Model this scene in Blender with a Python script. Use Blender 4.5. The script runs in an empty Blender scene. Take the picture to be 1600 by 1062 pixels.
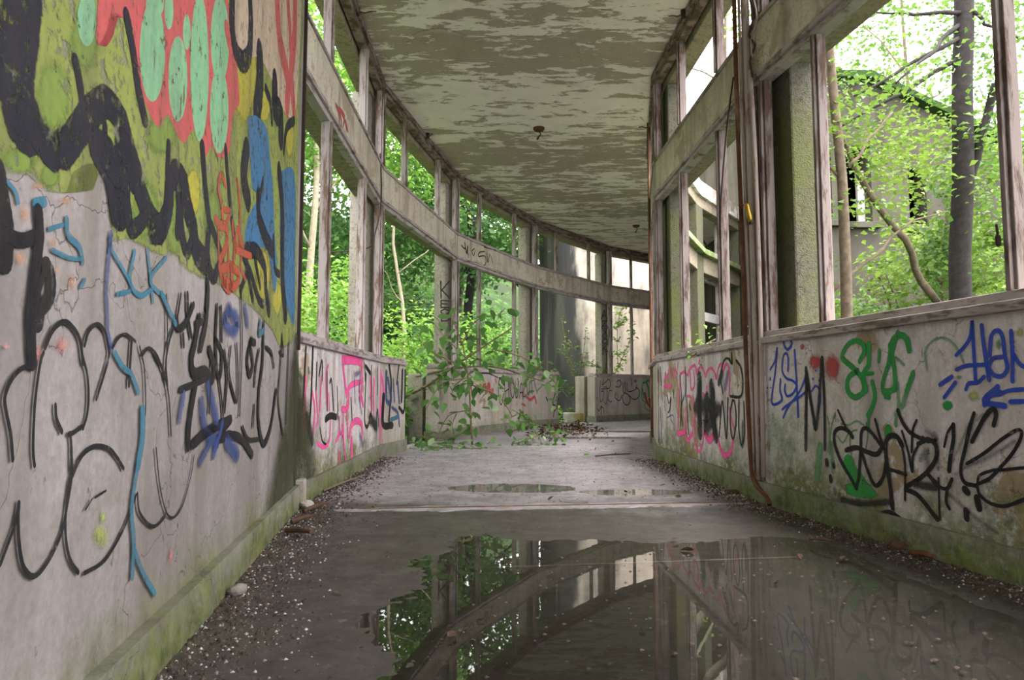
import bpy, bmesh, math, random
import numpy as np
from mathutils import Vector, Matrix, noise as mnoise

SC = bpy.context.scene
COL = SC.collection
rng = np.random.default_rng(7)
random.seed(7)

# ------------------------------------------------------------------ camera
EYE = Vector((0.0, 0.0, 0.6))
FPX = 1060.0
PITCH = math.radians(4.2167)
cam_d = bpy.data.cameras.new('camera')
cam_d.sensor_width = 36.0
cam_d.lens = 36.0 * FPX / 1600.0
cam_d.clip_start = 0.02
cam = bpy.data.objects.new('camera', cam_d)
cam.location = EYE
cam.rotation_euler = (math.radians(90) + PITCH, 0, 0)
COL.objects.link(cam)
SC.camera = cam

# ------------------------------------------------------------------ sky, light, exposure
world = bpy.data.worlds.new('overcast_sky')
SC.world = world
world.use_nodes = True
wn = world.node_tree
wn.nodes['Background'].inputs['Color'].default_value = (1.0, 0.955, 1.0, 1)
wn.nodes['Background'].inputs['Strength'].default_value = 2.0
sun_d = bpy.data.lights.new('hazy_sun', 'SUN')
sun_d.energy = 3.0
sun_d.angle = math.radians(40)
sun_d.color = (1.0, 0.96, 0.86)
sun = bpy.data.objects.new('hazy_sun', sun_d)
sun.rotation_euler = Vector((-.42, .12, -.9)).to_track_quat('-Z', 'Y').to_euler()
COL.objects.link(sun)
SC.view_settings.view_transform = 'Standard'
SC.view_settings.look = 'None'
SC.view_settings.gamma = 1.0
SC.view_settings.use_curve_mapping = False
SC.view_settings.exposure = 1.92
SC.cycles.transparent_max_bounces = 40
SC.cycles.max_bounces = 10
SC.cycles.diffuse_bounces = 6
SC.cycles.sample_clamp_indirect = 6.0


# ------------------------------------------------------------------ helpers: objects
def tag(o, label=None, cat=None, group=None, kind=None):
    if label: o['label'] = label
    if cat: o['category'] = cat
    if group: o['group'] = group
    if kind: o['kind'] = kind
    return o


def empty(name, loc=(0, 0, 0)):
    o = bpy.data.objects.new(name, None)
    o.location = loc
    o.empty_display_size = 0.1
    COL.objects.link(o)
    return o


def link(name, me, mat=None, parent=None, smooth=False):
    o = bpy.data.objects.new(name, me)
    if mat is not None and not me.materials:
        me.materials.append(mat)
    COL.objects.link(o)
    if parent is not None:
        o.parent = parent
        o.matrix_parent_inverse = parent_inv(parent)
    if smooth:
        me.polygons.foreach_set('use_smooth', [True] * len(me.polygons))
    return o


def parent_inv(p):
    m = Matrix.Identity(4)
    chain = []
    while p is not None:
        chain.append(p)
        p = p.parent
    for q in reversed(chain):
        m = m @ q.matrix_parent_inverse @ Matrix.LocRotScale(q.location, q.rotation_euler, q.scale)
    return m.inverted()


class MB:
    """collects shapes, then links them as one mesh"""
    def __init__(self):
        self.v = []; self.f = []

    def hexa(self, c):                      # 8 corners: bottom loop, top loop
        b = len(self.v)
        self.v += [tuple(p) for p in c]
        self.f += [(b + 3, b + 2, b + 1, b), (b + 4, b + 5, b + 6, b + 7), (b, b + 1, b + 5, b + 4), (b + 1, b + 2, b + 6, b + 5),
                   (b + 2, b + 3, b + 7, b + 6), (b + 3, b, b + 4, b + 7)]

    def box(self, x0, x1, y0, y1, z0, z1):
        self.hexa([(x0, y0, z0), (x1, y0, z0), (x1, y1, z0), (x0, y1, z0), (x0, y0, z1), (x1, y0, z1), (x1, y1, z1), (x0, y1, z1)])

    def tube(self, pts, r, n=8, cap=True):
        pts = [Vector(p) for p in pts]
        rs = r if isinstance(r, (list, tuple)) else [r] * len(pts)
        rings = []
        up = None
        for i, p in enumerate(pts):
            d = (pts[min(i + 1, len(pts) - 1)] - pts[max(i - 1, 0)])
            if d.length < 1e-9: d = Vector((0, 0, 1))
            d.normalize()
            if up is None:
                up = Vector((1, 0, 0)) if abs(d.x) < .8 else Vector((0, 1, 0))
            a = d.cross(up)
            if a.length < 1e-4:
                up = Vector((0, 1, 0)); a = d.cross(up)
            a.normalize()
            bb = a.cross(d).normalized()
            up = bb
            ring = []
            for k in range(n):
                t = 2 * math.pi * k / n
                ring.append(len(self.v))
                self.v.append(tuple(p + (a * math.cos(t) + bb * math.sin(t)) * rs[i]))
            rings.append(ring)
        for q, w in zip(rings, rings[1:]):
            for k in range(n):
                self.f.append((q[k], q[(k + 1) % n], w[(k + 1) % n], w[k]))
        if cap:
            self.f.append(tuple(reversed(rings[0]))); self.f.append(tuple(rings[-1]))

    def build(self, name, mat, parent=None, smooth=False, bevel=0.0):
        me = bpy.data.meshes.new(name)
        me.from_pydata(self.v, [], self.f)
        me.update()
        o = link(name, me, mat, parent, smooth)
        if bevel:
            m = o.modifiers.new('bevel', 'BEVEL'); m.width = bevel; m.segments = 2; m.limit_method = 'ANGLE'
        return o


def arrays_mesh(name, verts, tris):
    me = bpy.data.meshes.new(name)
    nv, nt = len(verts), len(tris)
    me.vertices.add(nv); me.vertices.foreach_set('co', np.asarray(verts, np.float32).ravel())
    me.loops.add(nt * 3); me.loops.foreach_set('vertex_index', np.asarray(tris, np.int32).ravel())
    me.polygons.add(nt)
    me.polygons.foreach_set('loop_start', np.arange(0, nt * 3, 3, dtype=np.int32))
    me.polygons.foreach_set('loop_total', np.full(nt, 3, np.int32))
    me.update(); me.validate()
    return me


# photograph pixel -> viewing ray -> point on a real plane
def ray(px, py):
    u = (px - 800) / FPX; v = (531 - py) / FPX
    c, s = math.cos(PITCH), math.sin(PITCH)
    return Vector((u, c - v * s, s + v * c))


def on_plane(px, py, p0, n):
    r = ray(px, py)
    t = (Vector(p0) - EYE).dot(n) / r.dot(n)
    return EYE + r * t


def at_y(px, py, Y):
    r = ray(px, py)
    return EYE + r * (Y / r.y)


def on_z(px, py, z=0.0):
    r = ray(px, py)
    return EYE + r * ((z - EYE.z) / r.z)


# ------------------------------------------------------------------ helpers: materials
class NT:
    def __init__(self, name):
        self.m = bpy.data.materials.new(name)
        self.m.use_nodes = True
        self.t = self.m.node_tree
        self.t.nodes.clear()
        self.out = self.t.nodes.new('ShaderNodeOutputMaterial')
        self.pos = self.n('ShaderNodeNewGeometry').outputs['Position']

    def n(self, typ, ins=None, **kw):
        nd = self.t.nodes.new(typ)
        for k, v in kw.items(): setattr(nd, k, v)
        for k, v in (ins or {}).items():
            s = nd.inputs[k]
            if isinstance(v, bpy.types.NodeSocket): self.t.links.new(v, s)
            else: s.default_value = v
        return nd

    def scale(self, v, s):
        return self.n('ShaderNodeMapping', {'Vector': v, 'Scale': s}).outputs[0]

    def noise(self, sc, det=4.0, rough=0.55, vec=None, dist=0.0):
        return self.n('ShaderNodeTexNoise', {'Vector': vec or self.pos, 'Scale': sc, 'Detail': det, 'Roughness': rough, 'Distortion': dist}).outputs['Fac']

    def voro(self, sc, vec=None, feat='F1', out='Distance'):
        return self.n('ShaderNodeTexVoronoi', {'Vector': vec or self.pos, 'Scale': sc}, feature=feat).outputs[out]

    def ramp(self, fac, a, b, smooth=False):
        nd = self.n('ShaderNodeMapRange', {'Value': fac, 'From Min': a, 'From Max': b})
        nd.interpolation_type = 'SMOOTHSTEP' if smooth else 'LINEAR'
        return nd.outputs[0]

    def math(self, op, a, b=0.0, c=0.0):
        return self.n('ShaderNodeMath', {0: a, 1: b, 2: c}, operation=op, use_clamp=False).outputs[0]

    def mix(self, f, a, b, blend='MIX'):
        nd = self.n('ShaderNodeMix', None, data_type='RGBA', blend_type=blend)
        for s, v in ((nd.inputs['Factor'], f), (nd.inputs[6], a), (nd.inputs[7], b)):
            if isinstance(v, bpy.types.NodeSocket): self.t.links.new(v, s)
            elif isinstance(v, (int, float)): s.default_value = v
            else: s.default_value = (*v, 1) if len(v) == 3 else v
        return nd.outputs[2]

    def sep(self, v=None):
        return self.n('ShaderNodeSeparateXYZ', {0: v or self.pos}).outputs

    def bump(self, h, strength=0.4, dist=0.01):
        return self.n('ShaderNodeBump', {'Height': h, 'Strength': strength, 'Distance': dist}).outputs[0]

    def bsdf(self, col, rough=0.8, normal=None, metal=0.0, spec=0.3):
        nd = self.n('ShaderNodeBsdfPrincipled')
        for k, v in (('Base Color', col), ('Roughness', rough), ('Metallic', metal), ('Specular IOR Level', spec)):
            s = nd.inputs[k]
            if isinstance(v, bpy.types.NodeSocket): self.t.links.new(v, s)
            elif isinstance(v, (int, float)): s.default_value = v
            else: s.default_value = (*v, 1)
        if normal is not None: self.t.links.new(normal, nd.inputs['Normal'])
        return nd.outputs[0]

    def done(self, sh):
        self.t.links.new(sh, self.out.inputs[0])
        return self.m


def plaster(name, c1, c2, stain=(0.16, 0.14, 0.10), moss=0.35, moss_top=0.55, moss_col=(0.16, 0.20, 0.04), peel=None):
    k = NT(name)
    n1 = k.noise(1.6, 6, .6)
    n2 = k.noise(9, 5, .65)
    streak = k.noise(1.0, 5, .6, k.scale(k.pos, (7, 7, 0.7)))
    col = k.mix(k.ramp(n1, .36, .64), c1, c2)
    col = k.mix(k.math('MULTIPLY', k.ramp(streak, .47, .72), .72), col, stain)
    fine = k.noise(55, 3, .7)
    col = k.mix(k.math('MULTIPLY', k.ramp(fine, .35, .75), .6), col, (c1[0] * .45, c1[1] * .43, c1[2] * .42))
    blot = k.noise(5.5, 6, .72)
    col = k.mix(k.math('MULTIPLY', k.ramp(blot, .54, .70), .5), col, (stain[0] * 1.3, stain[1] * 1.3, stain[2] * 1.3))
    chip = k.ramp(k.noise(26, 6, .75, k.scale(k.pos, (1, 1, .6))), .62, .70)
    col = k.mix(k.math('MULTIPLY', chip, .75), col, (0.075, 0.065, 0.05))
    if peel:
        p = k.ramp(k.noise(2.6, 6, .68), .55, .585)
        col = k.mix(p, col, peel)
    z = k.sep()[2]
    mm = k.math('ADD', k.ramp(z, moss_top, 0.0), k.math('MULTIPLY', k.math('SUBTRACT', k.noise(2.4, 6, .7), .5), 1.7))
    mm = k.math('MULTIPLY', k.ramp(mm, .35, 1.0, True), moss)
    mcol = k.mix(k.ramp(k.noise(11, 6, .75), .38, .62), moss_col, (moss_col[0] * .35, moss_col[1] * .36, moss_col[2] * .5))
    mm = k.math('MULTIPLY', mm, k.ramp(k.noise(24, 5, .75), .30, .5))
    col = k.mix(mm, col, mcol)
    crack = k.ramp(k.voro(1.7, k.n('ShaderNodeVectorMath', {0: k.pos, 1: k.n('ShaderNodeVectorMath', {0: k.n('ShaderNodeTexNoise', {'Vector': k.pos, 'Scale': 4.0, 'Detail': 5.0}).outputs['Color'], 1: (.5, .5, .5)}, operation='MULTIPLY').outputs[0]}, operation='ADD').outputs[0], 'DISTANCE_TO_EDGE'), .0, .0035)
    col = k.mix(k.math('MULTIPLY', k.math('SUBTRACT', 1.0, crack), .55), col, (.06, .05, .04))
    h = k.math('ADD', k.math('MULTIPLY', n2, .6), k.math('ADD', k.math('MULTIPLY', fine, .25), k.math('MULTIPLY', crack, .4)))
    return k.done(k.bsdf(col, .85, k.bump(h, .55, .012), spec=.2))


M = {}
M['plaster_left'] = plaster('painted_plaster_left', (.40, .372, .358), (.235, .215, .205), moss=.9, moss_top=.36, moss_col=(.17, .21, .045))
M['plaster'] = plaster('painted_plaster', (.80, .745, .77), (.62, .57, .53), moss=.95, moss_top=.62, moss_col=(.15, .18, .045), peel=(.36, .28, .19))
M['plaster_pale'] = plaster('pale_plaster', (.56, .52, .47), (.42, .37, .31), moss=.25, moss_top=.4)
M['plinth'] = plaster('mossy_plinth', (.34, .33, .30), (.22, .22, .18), moss=.95, moss_top=.30, moss_col=(.17, .205, .055))
M['plinth_pale'] = plaster('grey_plinth', (.36, .35, .33), (.26, .25, .22), moss=.6, moss_top=.5, moss_col=(.15, .18, .06))
M['beam'] = plaster('beam_plaster', (.74, .68, .57), (.56, .49, .40), stain=(.15, .11, .08), moss=0.0, peel=(.40, .33, .25))


def pebbledash(name, c1, c2, green, gz=3.0):
    k = NT(name)
    f = k.noise(75, 4, .75)
    v = k.voro(130)
    mid = k.noise(30, 3, .6)
    col = k.mix(k.ramp(f, .3, .7), c1, c2)
    col = k.mix(k.math('MULTIPLY', k.ramp(mid, .5, .68), .65), col, (c2[0] * .4, c2[1] * .4, c2[2] * .4))
    col = k.mix(k.math('MULTIPLY', k.ramp(v, .5, .15), .45), col, (c1[0] * 1.25, c1[1] * 1.22, c1[2] * 1.15))
    st = k.noise(1.0, 5, .6, k.scale(k.pos, (5, 5, .5)))
    col = k.mix(k.math('MULTIPLY', k.ramp(st, .5, .7), .6), col, (.12, .11, .09))
    g = k.math('ADD', k.noise(2.2, 5, .65), k.math('MULTIPLY', k.ramp(k.sep()[2], gz, 0.0), .25))
    col = k.mix(k.math('MULTIPLY', k.ramp(g, .5, .78), green), col, (.11, .13, .035))
    return k.done(k.bsdf(col, .95, k.bump(k.math('ADD', f, v), .45, .006), spec=.1))


M['pebble'] = pebbledash('pebbledash_concrete', (.40, .37, .32), (.26, .235, .20), .35)
M['pebble_green'] = pebbledash('algae_pebbledash', (.14, .135, .105), (.075, .07, .05), .75)
M['soffit'] = pebbledash('soffit_concrete', (.36, .31, .23), (.24, .205, .15), .25)


def frame_mat(name, paint, wood, amount=.5, grain=(9, 9, 1.6)):
    k = NT(name)
    v = k.scale(k.pos, grain)
    n1 = k.noise(2.2, 6, .7, v)
    fl = k.ramp(n1, amount - .05, amount + .06)
    col = k.mix(k.noise(3, 3), paint, (paint[0] * .72, paint[1] * .70, paint[2] * .68))
    w = k.mix(k.noise(14, 4, .6, v), wood, (wood[0] * .45, wood[1] * .42, wood[2] * .4))
    col = k.mix(fl, col, w)
    rust = k.ramp(k.noise(5.5, 5, .65), .67, .72)
    col = k.mix(rust, col, (.17, .075, .04))
    return k.done(k.bsdf(col, .8, k.bump(k.math('ADD', fl, n1), .35, .004), spec=.2))


M['frame'] = frame_mat('flaking_frame_paint', (.43, .385, .37), (.22, .155, .11), .53)
M['frame_dark'] = frame_mat('weathered_brown_frame', (.29, .245, .23), (.14, .095, .075), .52)
M['sill'] = frame_mat('weathered_sill_paint', (.46, .41, .40), (.24, .20, .165), .55, (3, 3, 14))
M['rail_dark'] = frame_mat('dark_ceiling_rail', (.32, .26, .235), (.14, .095, .07), .50, (3, 3, 14))


def simple(name, col, rough=.7, var=.35, sc=12, metal=0.0, bumpy=.3):
    k = NT(name)
    n = k.noise(sc, 5, .65)
    c = k.mix(k.ramp(n, .3, .7), col, tuple(x * (1 - var) for x in col))
    return k.done(k.bsdf(c, rough, k.bump(n, bumpy, .006), metal))


def rusty(name):
    k = NT(name)
    n = k.noise(18, 6, .7)
    m = k.noise(4, 4, .6, k.scale(k.pos, (3, 3, .6)))
    c = k.mix(k.ramp(n, .3, .7), (.17, .062, .028), (.06, .032, .022))
    c = k.mix(k.ramp(m, .55, .66), c, (.26, .15, .09))
    return k.done(k.bsdf(c, .85, k.bump(n, .6, .004)))


M['rust'] = rusty('rusty_iron')
M['pipe_pale'] = frame_mat('pale_pipe_paint', (.46, .38, .35), (.25, .15, .09), .58)
M['brass'] = simple('old_yellow_brass', (.50, .31, .05), .35, .4, 20, .8)
M['dark_iron'] = simple('dark_iron', (.045, .028, .022), .7)
M['cable'] = simple('brown_cable', (.07, .035, .03), .6)
M['wood'] = simple('bare_branch_wood', (.26, .20, .12), .9, .5, 30)
M['bark'] = simple('grey_brown_bark', (.16, .125, .085), .95, .6, 22, bumpy=.9)
M['bark_dark'] = simple('dark_bark', (.03, .026, .024), .95, .6, 20, bumpy=1.0)
M['bark_pale'] = simple('pale_bark', (.42, .36, .26), .95, .4, 14, bumpy=.5)
M['stone'] = simple('grey_rubble', (.30, .27, .24), .9, .5, 30)
M['litter'] = simple('dead_leaf_brown', (.13, .075, .045), .85, .6, 25)
M['white_paint'] = simple('dirty_white_paint', (.62, .60, .57), .7, .3)
M['void'] = simple('dark_room', (.02, .02, .022), .9)


def ceiling_mat():
    k = NT('peeling_ceiling')
    v = k.scale(k.pos, (.75, 2.2, 1))
    n1 = k.noise(3.6, 9, .72, v, .25)
    n2 = k.noise(.8, 3, .5, k.scale(k.pos, (.25, 1.0, 1)))
    band = k.math('ADD', n1, k.math('MULTIPLY', k.math('SUBTRACT', n2, .5), .55))
    y = k.sep()[1]
    fresh = k.ramp(y, 4.3, 3.2, True)                       # less flaked near the head of the corridor
    band = k.math('SUBTRACT', band, k.math('MULTIPLY', fresh, .12))
    peel = k.ramp(band, .515, .545)
    white = k.mix(k.noise(5, 4), (.93, .87, .83), (.78, .72, .68))
    olive = k.mix(k.noise(7, 5, .7), (.48, .42, .345), (.36, .315, .26))
    col = k.mix(peel, white, olive)
    fleck = k.ramp(k.noise(9, 6, .75, v), .63, .66)
    col = k.mix(fleck, col, (.70, .67, .60))
    mould = k.ramp(k.noise(1.7, 4, .6), .60, .75)
    col = k.mix(k.math('MULTIPLY', mould, .35), col, (.25, .19, .14))
    return k.done(k.bsdf(col, .9, k.bump(k.math('SUBTRACT', 1.0, peel), .7, .01), spec=.1))


M['ceiling'] = ceiling_mat()


def floor_mat():
    k = NT('damp_concrete_floor')
    n1 = k.noise(1.3, 6, .6)
    n2 = k.noise(8, 6, .7)
    fine = k.noise(70, 4, .75)
    y = k.sep()[1]
    far = k.math('ADD', k.ramp(y, 2.6, 4.6, True), k.math('MULTIPLY', k.math('SUBTRACT', n1, .5), 1.3))
    far = k.ramp(far, .25, .75, True)
    dry = k.mix(k.ramp(n2, .3, .7), (.36, .33, .37), (.25, .228, .25))
    wet = k.mix(k.ramp(n2, .3, .75), (.080, .070, .062), (.029, .026, .023))
    col = k.mix(far, wet, dry)
    patch = k.ramp(k.noise(3.2, 6, .7), .45, .62)
    col = k.mix(k.math('MULTIPLY', patch, k.math('MULTIPLY_ADD', far, -.25, .6)), col, (.05, .043, .036))
    mott = k.noise(26, 5, .75)
    col = k.mix(k.math('MULTIPLY', k.ramp(mott, .50, .66), .6), col, (.045, .040, .035))
    col = k.mix(k.math('MULTIPLY', k.ramp(mott, .40, .30), .35), col, (.34, .31, .30))
    sp = k.ramp(fine, .58, .68)
    col = k.mix(k.math('MULTIPLY', sp, .6), col, (.04, .035, .03))
    green = k.math('MULTIPLY', k.ramp(k.noise(2.2, 5, .6), .54, .72), .45)
    col = k.mix(green, col, (.10, .11, .055))
    rough = k.math('ADD', k.ramp(n2, .2, .8), 0.0)
    rough = k.math('MULTIPLY_ADD', rough, .35, .38)
    return k.done(k.bsdf(col, rough, k.bump(k.math('ADD', k.math('MULTIPLY', n2, .5), k.math('MULTIPLY', fine, .4)), .35, .01), spec=.5))


M['floor'] = floor_mat()


def water_mat():
    k = NT('puddle_water')
    nrm = k.bump(k.noise(6, 3, .5), .012, .01)
    fr = k.n('ShaderNodeFresnel', {'IOR': 1.33, 'Normal': nrm}).outputs[0]
    gl = k.n('ShaderNodeBsdfGlossy', {'Color': (1, 1, 1, 1), 'Roughness': .012, 'Normal': nrm}).outputs[0]
    tr = k.n('ShaderNodeBsdfTransparent', {'Color': (.80, .80, .76, 1)}).outputs[0]
    return k.done(k.n('ShaderNodeMixShader', {0: fr, 1: tr, 2: gl}).outputs[0])


M['water'] = water_mat()


def leaf_mat(name, a, b, c, gloss=.5):
    k = NT(name)
    r = k.n('ShaderNodeNewGeometry').outputs['Random Per Island']
    n = k.noise(1.1, 3, .5)
    col = k.mix(k.ramp(r, 0, 1), a, b)
    col = k.mix(k.ramp(k.math('ADD', n, k.math('MULTIPLY', r, .3)), .55, .8), col, c)
    d = k.bsdf(col, gloss, None, spec=.35)
    t = k.n('ShaderNodeBsdfTranslucent', {'Color': k.mix(.5, col, c)}).outputs[0]
    return k.done(k.n('ShaderNodeMixShader', {0: .4, 1: d, 2: t}).outputs[0])


M['leaf_bright'] = leaf_mat('bright_green_leaves', (.095, .25, .034), (.17, .38, .052), (.30, .48, .08))
M['leaf_mid'] = leaf_mat('mid_green_leaves', (.075, .21, .04), (.16, .36, .06), (.29, .50, .085))
M['leaf_dark'] = leaf_mat('deep_green_leaves', (.035, .11, .035), (.075, .19, .05), (.14, .28, .065))
M['leaf_ivy'] = leaf_mat('ivy_leaves', (.04, .12, .035), (.08, .20, .045), (.15, .29, .06))
M['leaf_court'] = leaf_mat('courtyard_leaves', (.055, .135, .019), (.105, .21, .03), (.19, .29, .047))
M['leaf_court_dark'] = leaf_mat('courtyard_dark_leaves', (.035, .10, .02), (.075, .17, .03), (.14, .25, .042))
M['leaf_lush'] = leaf_mat('broad_green_leaves', (.045, .14, .025), (.09, .21, .035), (.16, .28, .05), .4)


def ground_mat(name, a, b, g):
    k = NT(name)
    n = k.noise(1.2, 6, .6)
    c = k.mix(k.ramp(k.noise(14, 5, .7), .3, .7), a, b)
    c = k.mix(k.ramp(n, .42, .6), c, g)
    return k.done(k.bsdf(c, .95, k.bump(k.noise(20, 5, .7), .8, .03), spec=.1))


M['ground'] = ground_mat('leafy_soil', (.07, .055, .035), (.035, .028, .018), (.045, .085, .02))
M['hill'] = ground_mat('wooded_slope_soil', (.03, .045, .018), (.018, .026, .012), (.030, .065, .016))


def old_wall(name, base, dark):
    k = NT(name)
    st = k.noise(1.0, 6, .62, k.scale(k.pos, (2.2, 2.2, .25)))
    n = k.noise(3, 6, .65)
    c = k.mix(k.ramp(n, .35, .65), base, tuple(x * .72 for x in base))
    c = k.mix(k.math('MULTIPLY', k.ramp(st, .48, .66), .85), c, dark)
    c = k.mix(k.math('MULTIPLY', k.ramp(k.noise(.9, 5, .6), .58, .72), .5), c, (dark[0] * 1.3, dark[1] * 1.5, dark[2]))
    return k.done(k.bsdf(c, .9, k.bump(k.noise(30, 4, .7), .4, .01), spec=.1))


def tower_mat():
    k = NT('stained_shaded_render')
    x, y, z = k.sep()
    n = k.noise(3, 6, .65)
    st = k.noise(1.0, 6, .62, k.scale(k.pos, (1.5, 1.5, .4)))
    c = k.mix(k.ramp(n, .35, .65), (.68, .60, .51), (.50, .43, .365))
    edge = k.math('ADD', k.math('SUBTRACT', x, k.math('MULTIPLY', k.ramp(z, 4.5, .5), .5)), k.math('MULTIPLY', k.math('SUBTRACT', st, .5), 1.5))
    c = k.mix(k.ramp(edge, 1.55, 1.15, True), c, k.mix(k.ramp(st, .4, .6), (.06, .058, .062), (.085, .078, .068)))  # shade on the tower's left side, painted into the colour with a ragged edge
    c = k.mix(k.math('MULTIPLY', k.ramp(st, .52, .66), .7), c, (.17, .155, .145))
    return k.done(k.bsdf(c, .9, k.bump(k.noise(30, 4, .7), .4, .01), spec=.1))


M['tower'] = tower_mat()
M['annex'] = old_wall('grey_annex_render', (.09, .084, .068), (.038, .038, .027))


# ------------------------------------------------------------------ plan of the curved corridor
LP = [(-0.286, -1.43), (-1.111, 3.501), (-1.182, 6.098), (-0.711, 8.745), (0.406, 11.137), (1.94, 13.254), (3.955, 14.945), (6.29, 16.16), (8.83, 16.84)]
RP = [(2.02, -0.95), (1.345, 3.62), (1.272, 5.953), (1.635, 8.005), (2.526, 9.888), (3.74, 11.576), (5.33, 12.90), (7.19, 13.87), (9.20, 14.41)]
RNEAR = (1.68, 1.325)                                       # joint just outside the frame on the right
Z_PL, Z_SILL0, Z_SILL, Z_HEAD, Z_BB, Z_BT, Z_TOP, Z_C = .115, .845, .912, 2.29, 2.345, 2.615, 3.36, 3.44
OUT = 0.235                                                 # how far beams and columns reach outwards


class WF:
    def __init__(self, A, B, side):
        self.A = Vector((A[0], A[1], 0)); self.B = Vector((B[0], B[1], 0)); self.side = side
        d = self.B - self.A
        self.len = d.length
        self.t = d.normalized()
        self.o = Vector((-self.t.y, self.t.x, 0)) if side > 0 else Vector((self.t.y, -self.t.x, 0))

    def P(self, s, o, z):
        return self.A + self.t * s + self.o * o + Vector((0, 0, z))

    def box(self, mb, s0, s1, o0, o1, z0, z1):
        if self.side < 0: o0, o1 = o1, o0
        mb.hexa([self.P(s0, o0, z0), self.P(s1, o0, z0), self.P(s1, o1, z0), self.P(s0, o1, z0),
                 self.P(s0, o0, z1), self.P(s1, o0, z1), self.P(s1, o1, z1), self.P(s0, o1, z1)])

    def part(self, name, mat, parent, *boxes, bevel=.004):
        mb = MB()
        for b in boxes: self.box(mb, *b)
        return mb.build(name, mat, parent, bevel=bevel)


def rough_panel(wf, name, mat, parent, s0, s1, o0, o1, z0, z1, amp=.004, step=.06, front_only=True):
    """a slab whose corridor face is finely uneven"""
    ns = max(2, int((s1 - s0) / step)); nz = max(2, int((z1 - z0) / step))
    v = []; f = []
    for j in range(nz + 1):
        for i in range(ns + 1):
            s = s0 + (s1 - s0) * i / ns; z = z0 + (z1 - z0) * j / nz
            e = 0 if i in (0, ns) or j in (0, nz) else 1
            p = wf.P(s, 0, z)
            d = amp * mnoise.noise(p * 3.1) * e + amp * .5 * mnoise.noise(p * 11) * e
            v.append(tuple(wf.P(s, o0 + d, z)))
    for j in range(nz):
        for i in range(ns):
            a = j * (ns + 1) + i
            q = (a, a + 1, a + ns + 2, a + ns + 1)
            f.append(q if wf.side < 0 else q[::-1])
    b = len(v)
    v += [tuple(wf.P(s, o, z)) for (s, o, z) in ((s0, o0, z0), (s1, o0, z0), (s1, o1, z0), (s0, o1, z0), (s0, o0, z1), (s1, o0, z1), (s1, o1, z1), (s0, o1, z1))]
    f += [(b + 3, b + 2, b + 1, b), (b + 4, b + 5, b + 6, b + 7), (b + 1, b + 2, b + 6, b + 5), (b + 2, b + 3, b + 7, b + 6), (b + 3, b, b + 4, b + 7)]
    me = bpy.data.meshes.new(name); me.from_pydata(v, [], f); me.update()
    return link(name, me, mat, parent)


def make_window(n, wf, label, mull=(.26, .70), lower='full', upper=True, frame='frame', sill_ranges=None):
    w = empty('window_%d' % n, wf.P(wf.len / 2, 0, 0))
    tag(w, label, 'window', kind='structure')
    fm = M[frame]
    L = wf.len
    g = .008
    def post(s0, s1, z0, z1, name='mullion', mat=fm):
        c = (s0 + s1) / 2; hw = (s1 - s0) / 2
        wf.part(name, mat, w, (s0, s1, .012, .055, z0, z1), (c - hw * .45, c + hw * .45, -.004, .012, z0, z1), (c - hw * .3, c + hw * .3, .055, .068, z0, z1), bevel=.003)
    # clerestory
    if upper:
        wf.part('top_rail', M['rail_dark'], w, (g, L - g, -.012, .09, Z_TOP + .03, Z_C - .002), (g, L - g, .01, .075, Z_TOP - .02, Z_TOP + .03), bevel=.003)
        wf.part('clerestory_rail', M['sill'], w, (g, L - g, -.014, .09, Z_BT, Z_BT + .022), (g, L - g, .012, .08, Z_BT + .022, Z_BT + .052), bevel=.003)
        for s in mull: post(L * s - .021, L * s + .021, Z_BT + .052, Z_TOP - .02)
        post(g, .06, Z_BT + .052, Z_TOP - .02, 'frame_post'); post(L - .06, L - g, Z_BT + .052, Z_TOP - .02, 'frame_post')
    # main lights
    wf.part('head_rail', M['sill'], w, (g, L - g, -.006, .09, Z_HEAD + .025, Z_BB), (g, L - g, .012, .075, Z_HEAD - .012, Z_HEAD + .025), bevel=.003)
    if lower == 'full':
        for s in mull: post(L * s - .021, L * s + .021, Z_SILL, Z_HEAD - .012, mat=fm)
        post(g, .06, Z_SILL, Z_HEAD - .012, 'frame_post'); post(L - .06, L - g, Z_SILL, Z_HEAD - .012, 'frame_post')
    elif lower == 'door':
        post(g, .06, Z_SILL, Z_HEAD - .012, 'frame_post'); post(L - .06, L - g, Z_SILL, Z_HEAD - .012, 'frame_post')
    for (a, b) in (sill_ranges or [(0, 1)]):
        wf.part('sill', M['sill'], w, (L * a + g, L * b - g, -.03, .17, Z_SILL0, Z_SILL0 + .034), (L * a + g, L * b - g, -.004, .15, Z_SILL0 + .034, Z_SILL), bevel=.004)
    return w


def make_dado(name, wf, label, ranges=((0, 1),), mat='plaster', pl='plinth'):
    w = empty(name, wf.P(wf.len / 2, 0, 0))
    tag(w, label, 'wall', kind='structure')
    panels = []
    for (a, b) in ranges:
        panels.append(rough_panel(wf, 'dado_panel', M[mat], w, wf.len * a, wf.len * b, 0, .16, Z_PL - .01, Z_SILL0, .001))
        rough_panel(wf, 'plinth', M[pl], w, wf.len * a - .0, wf.len * b + .0, -.022, .18, -.05, Z_PL, .006)
    w['_'] = 0
    del w['_']
    return w


def make_beam(wf, label):
    b = empty('concrete_beam', wf.P(wf.len / 2, .1, Z_BB))
    tag(b, label, 'beam', kind='structure')
    rough_panel(wf, 'beam_face', M['beam'], b, .006, wf.len - .006, 0, .09, Z_BB, Z_BT, .001)
    wf.part('outer_beam', M['soffit'], b, (-.02, wf.len + .02, .09, OUT, Z_BB - .02, Z_BT + .02), bevel=.008)
    wf.part('eaves_beam', M['soffit'], b, (-.02, wf.len + .02, .09, OUT, Z_TOP - .07, Z_C + .02), bevel=.008)
    return b


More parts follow.
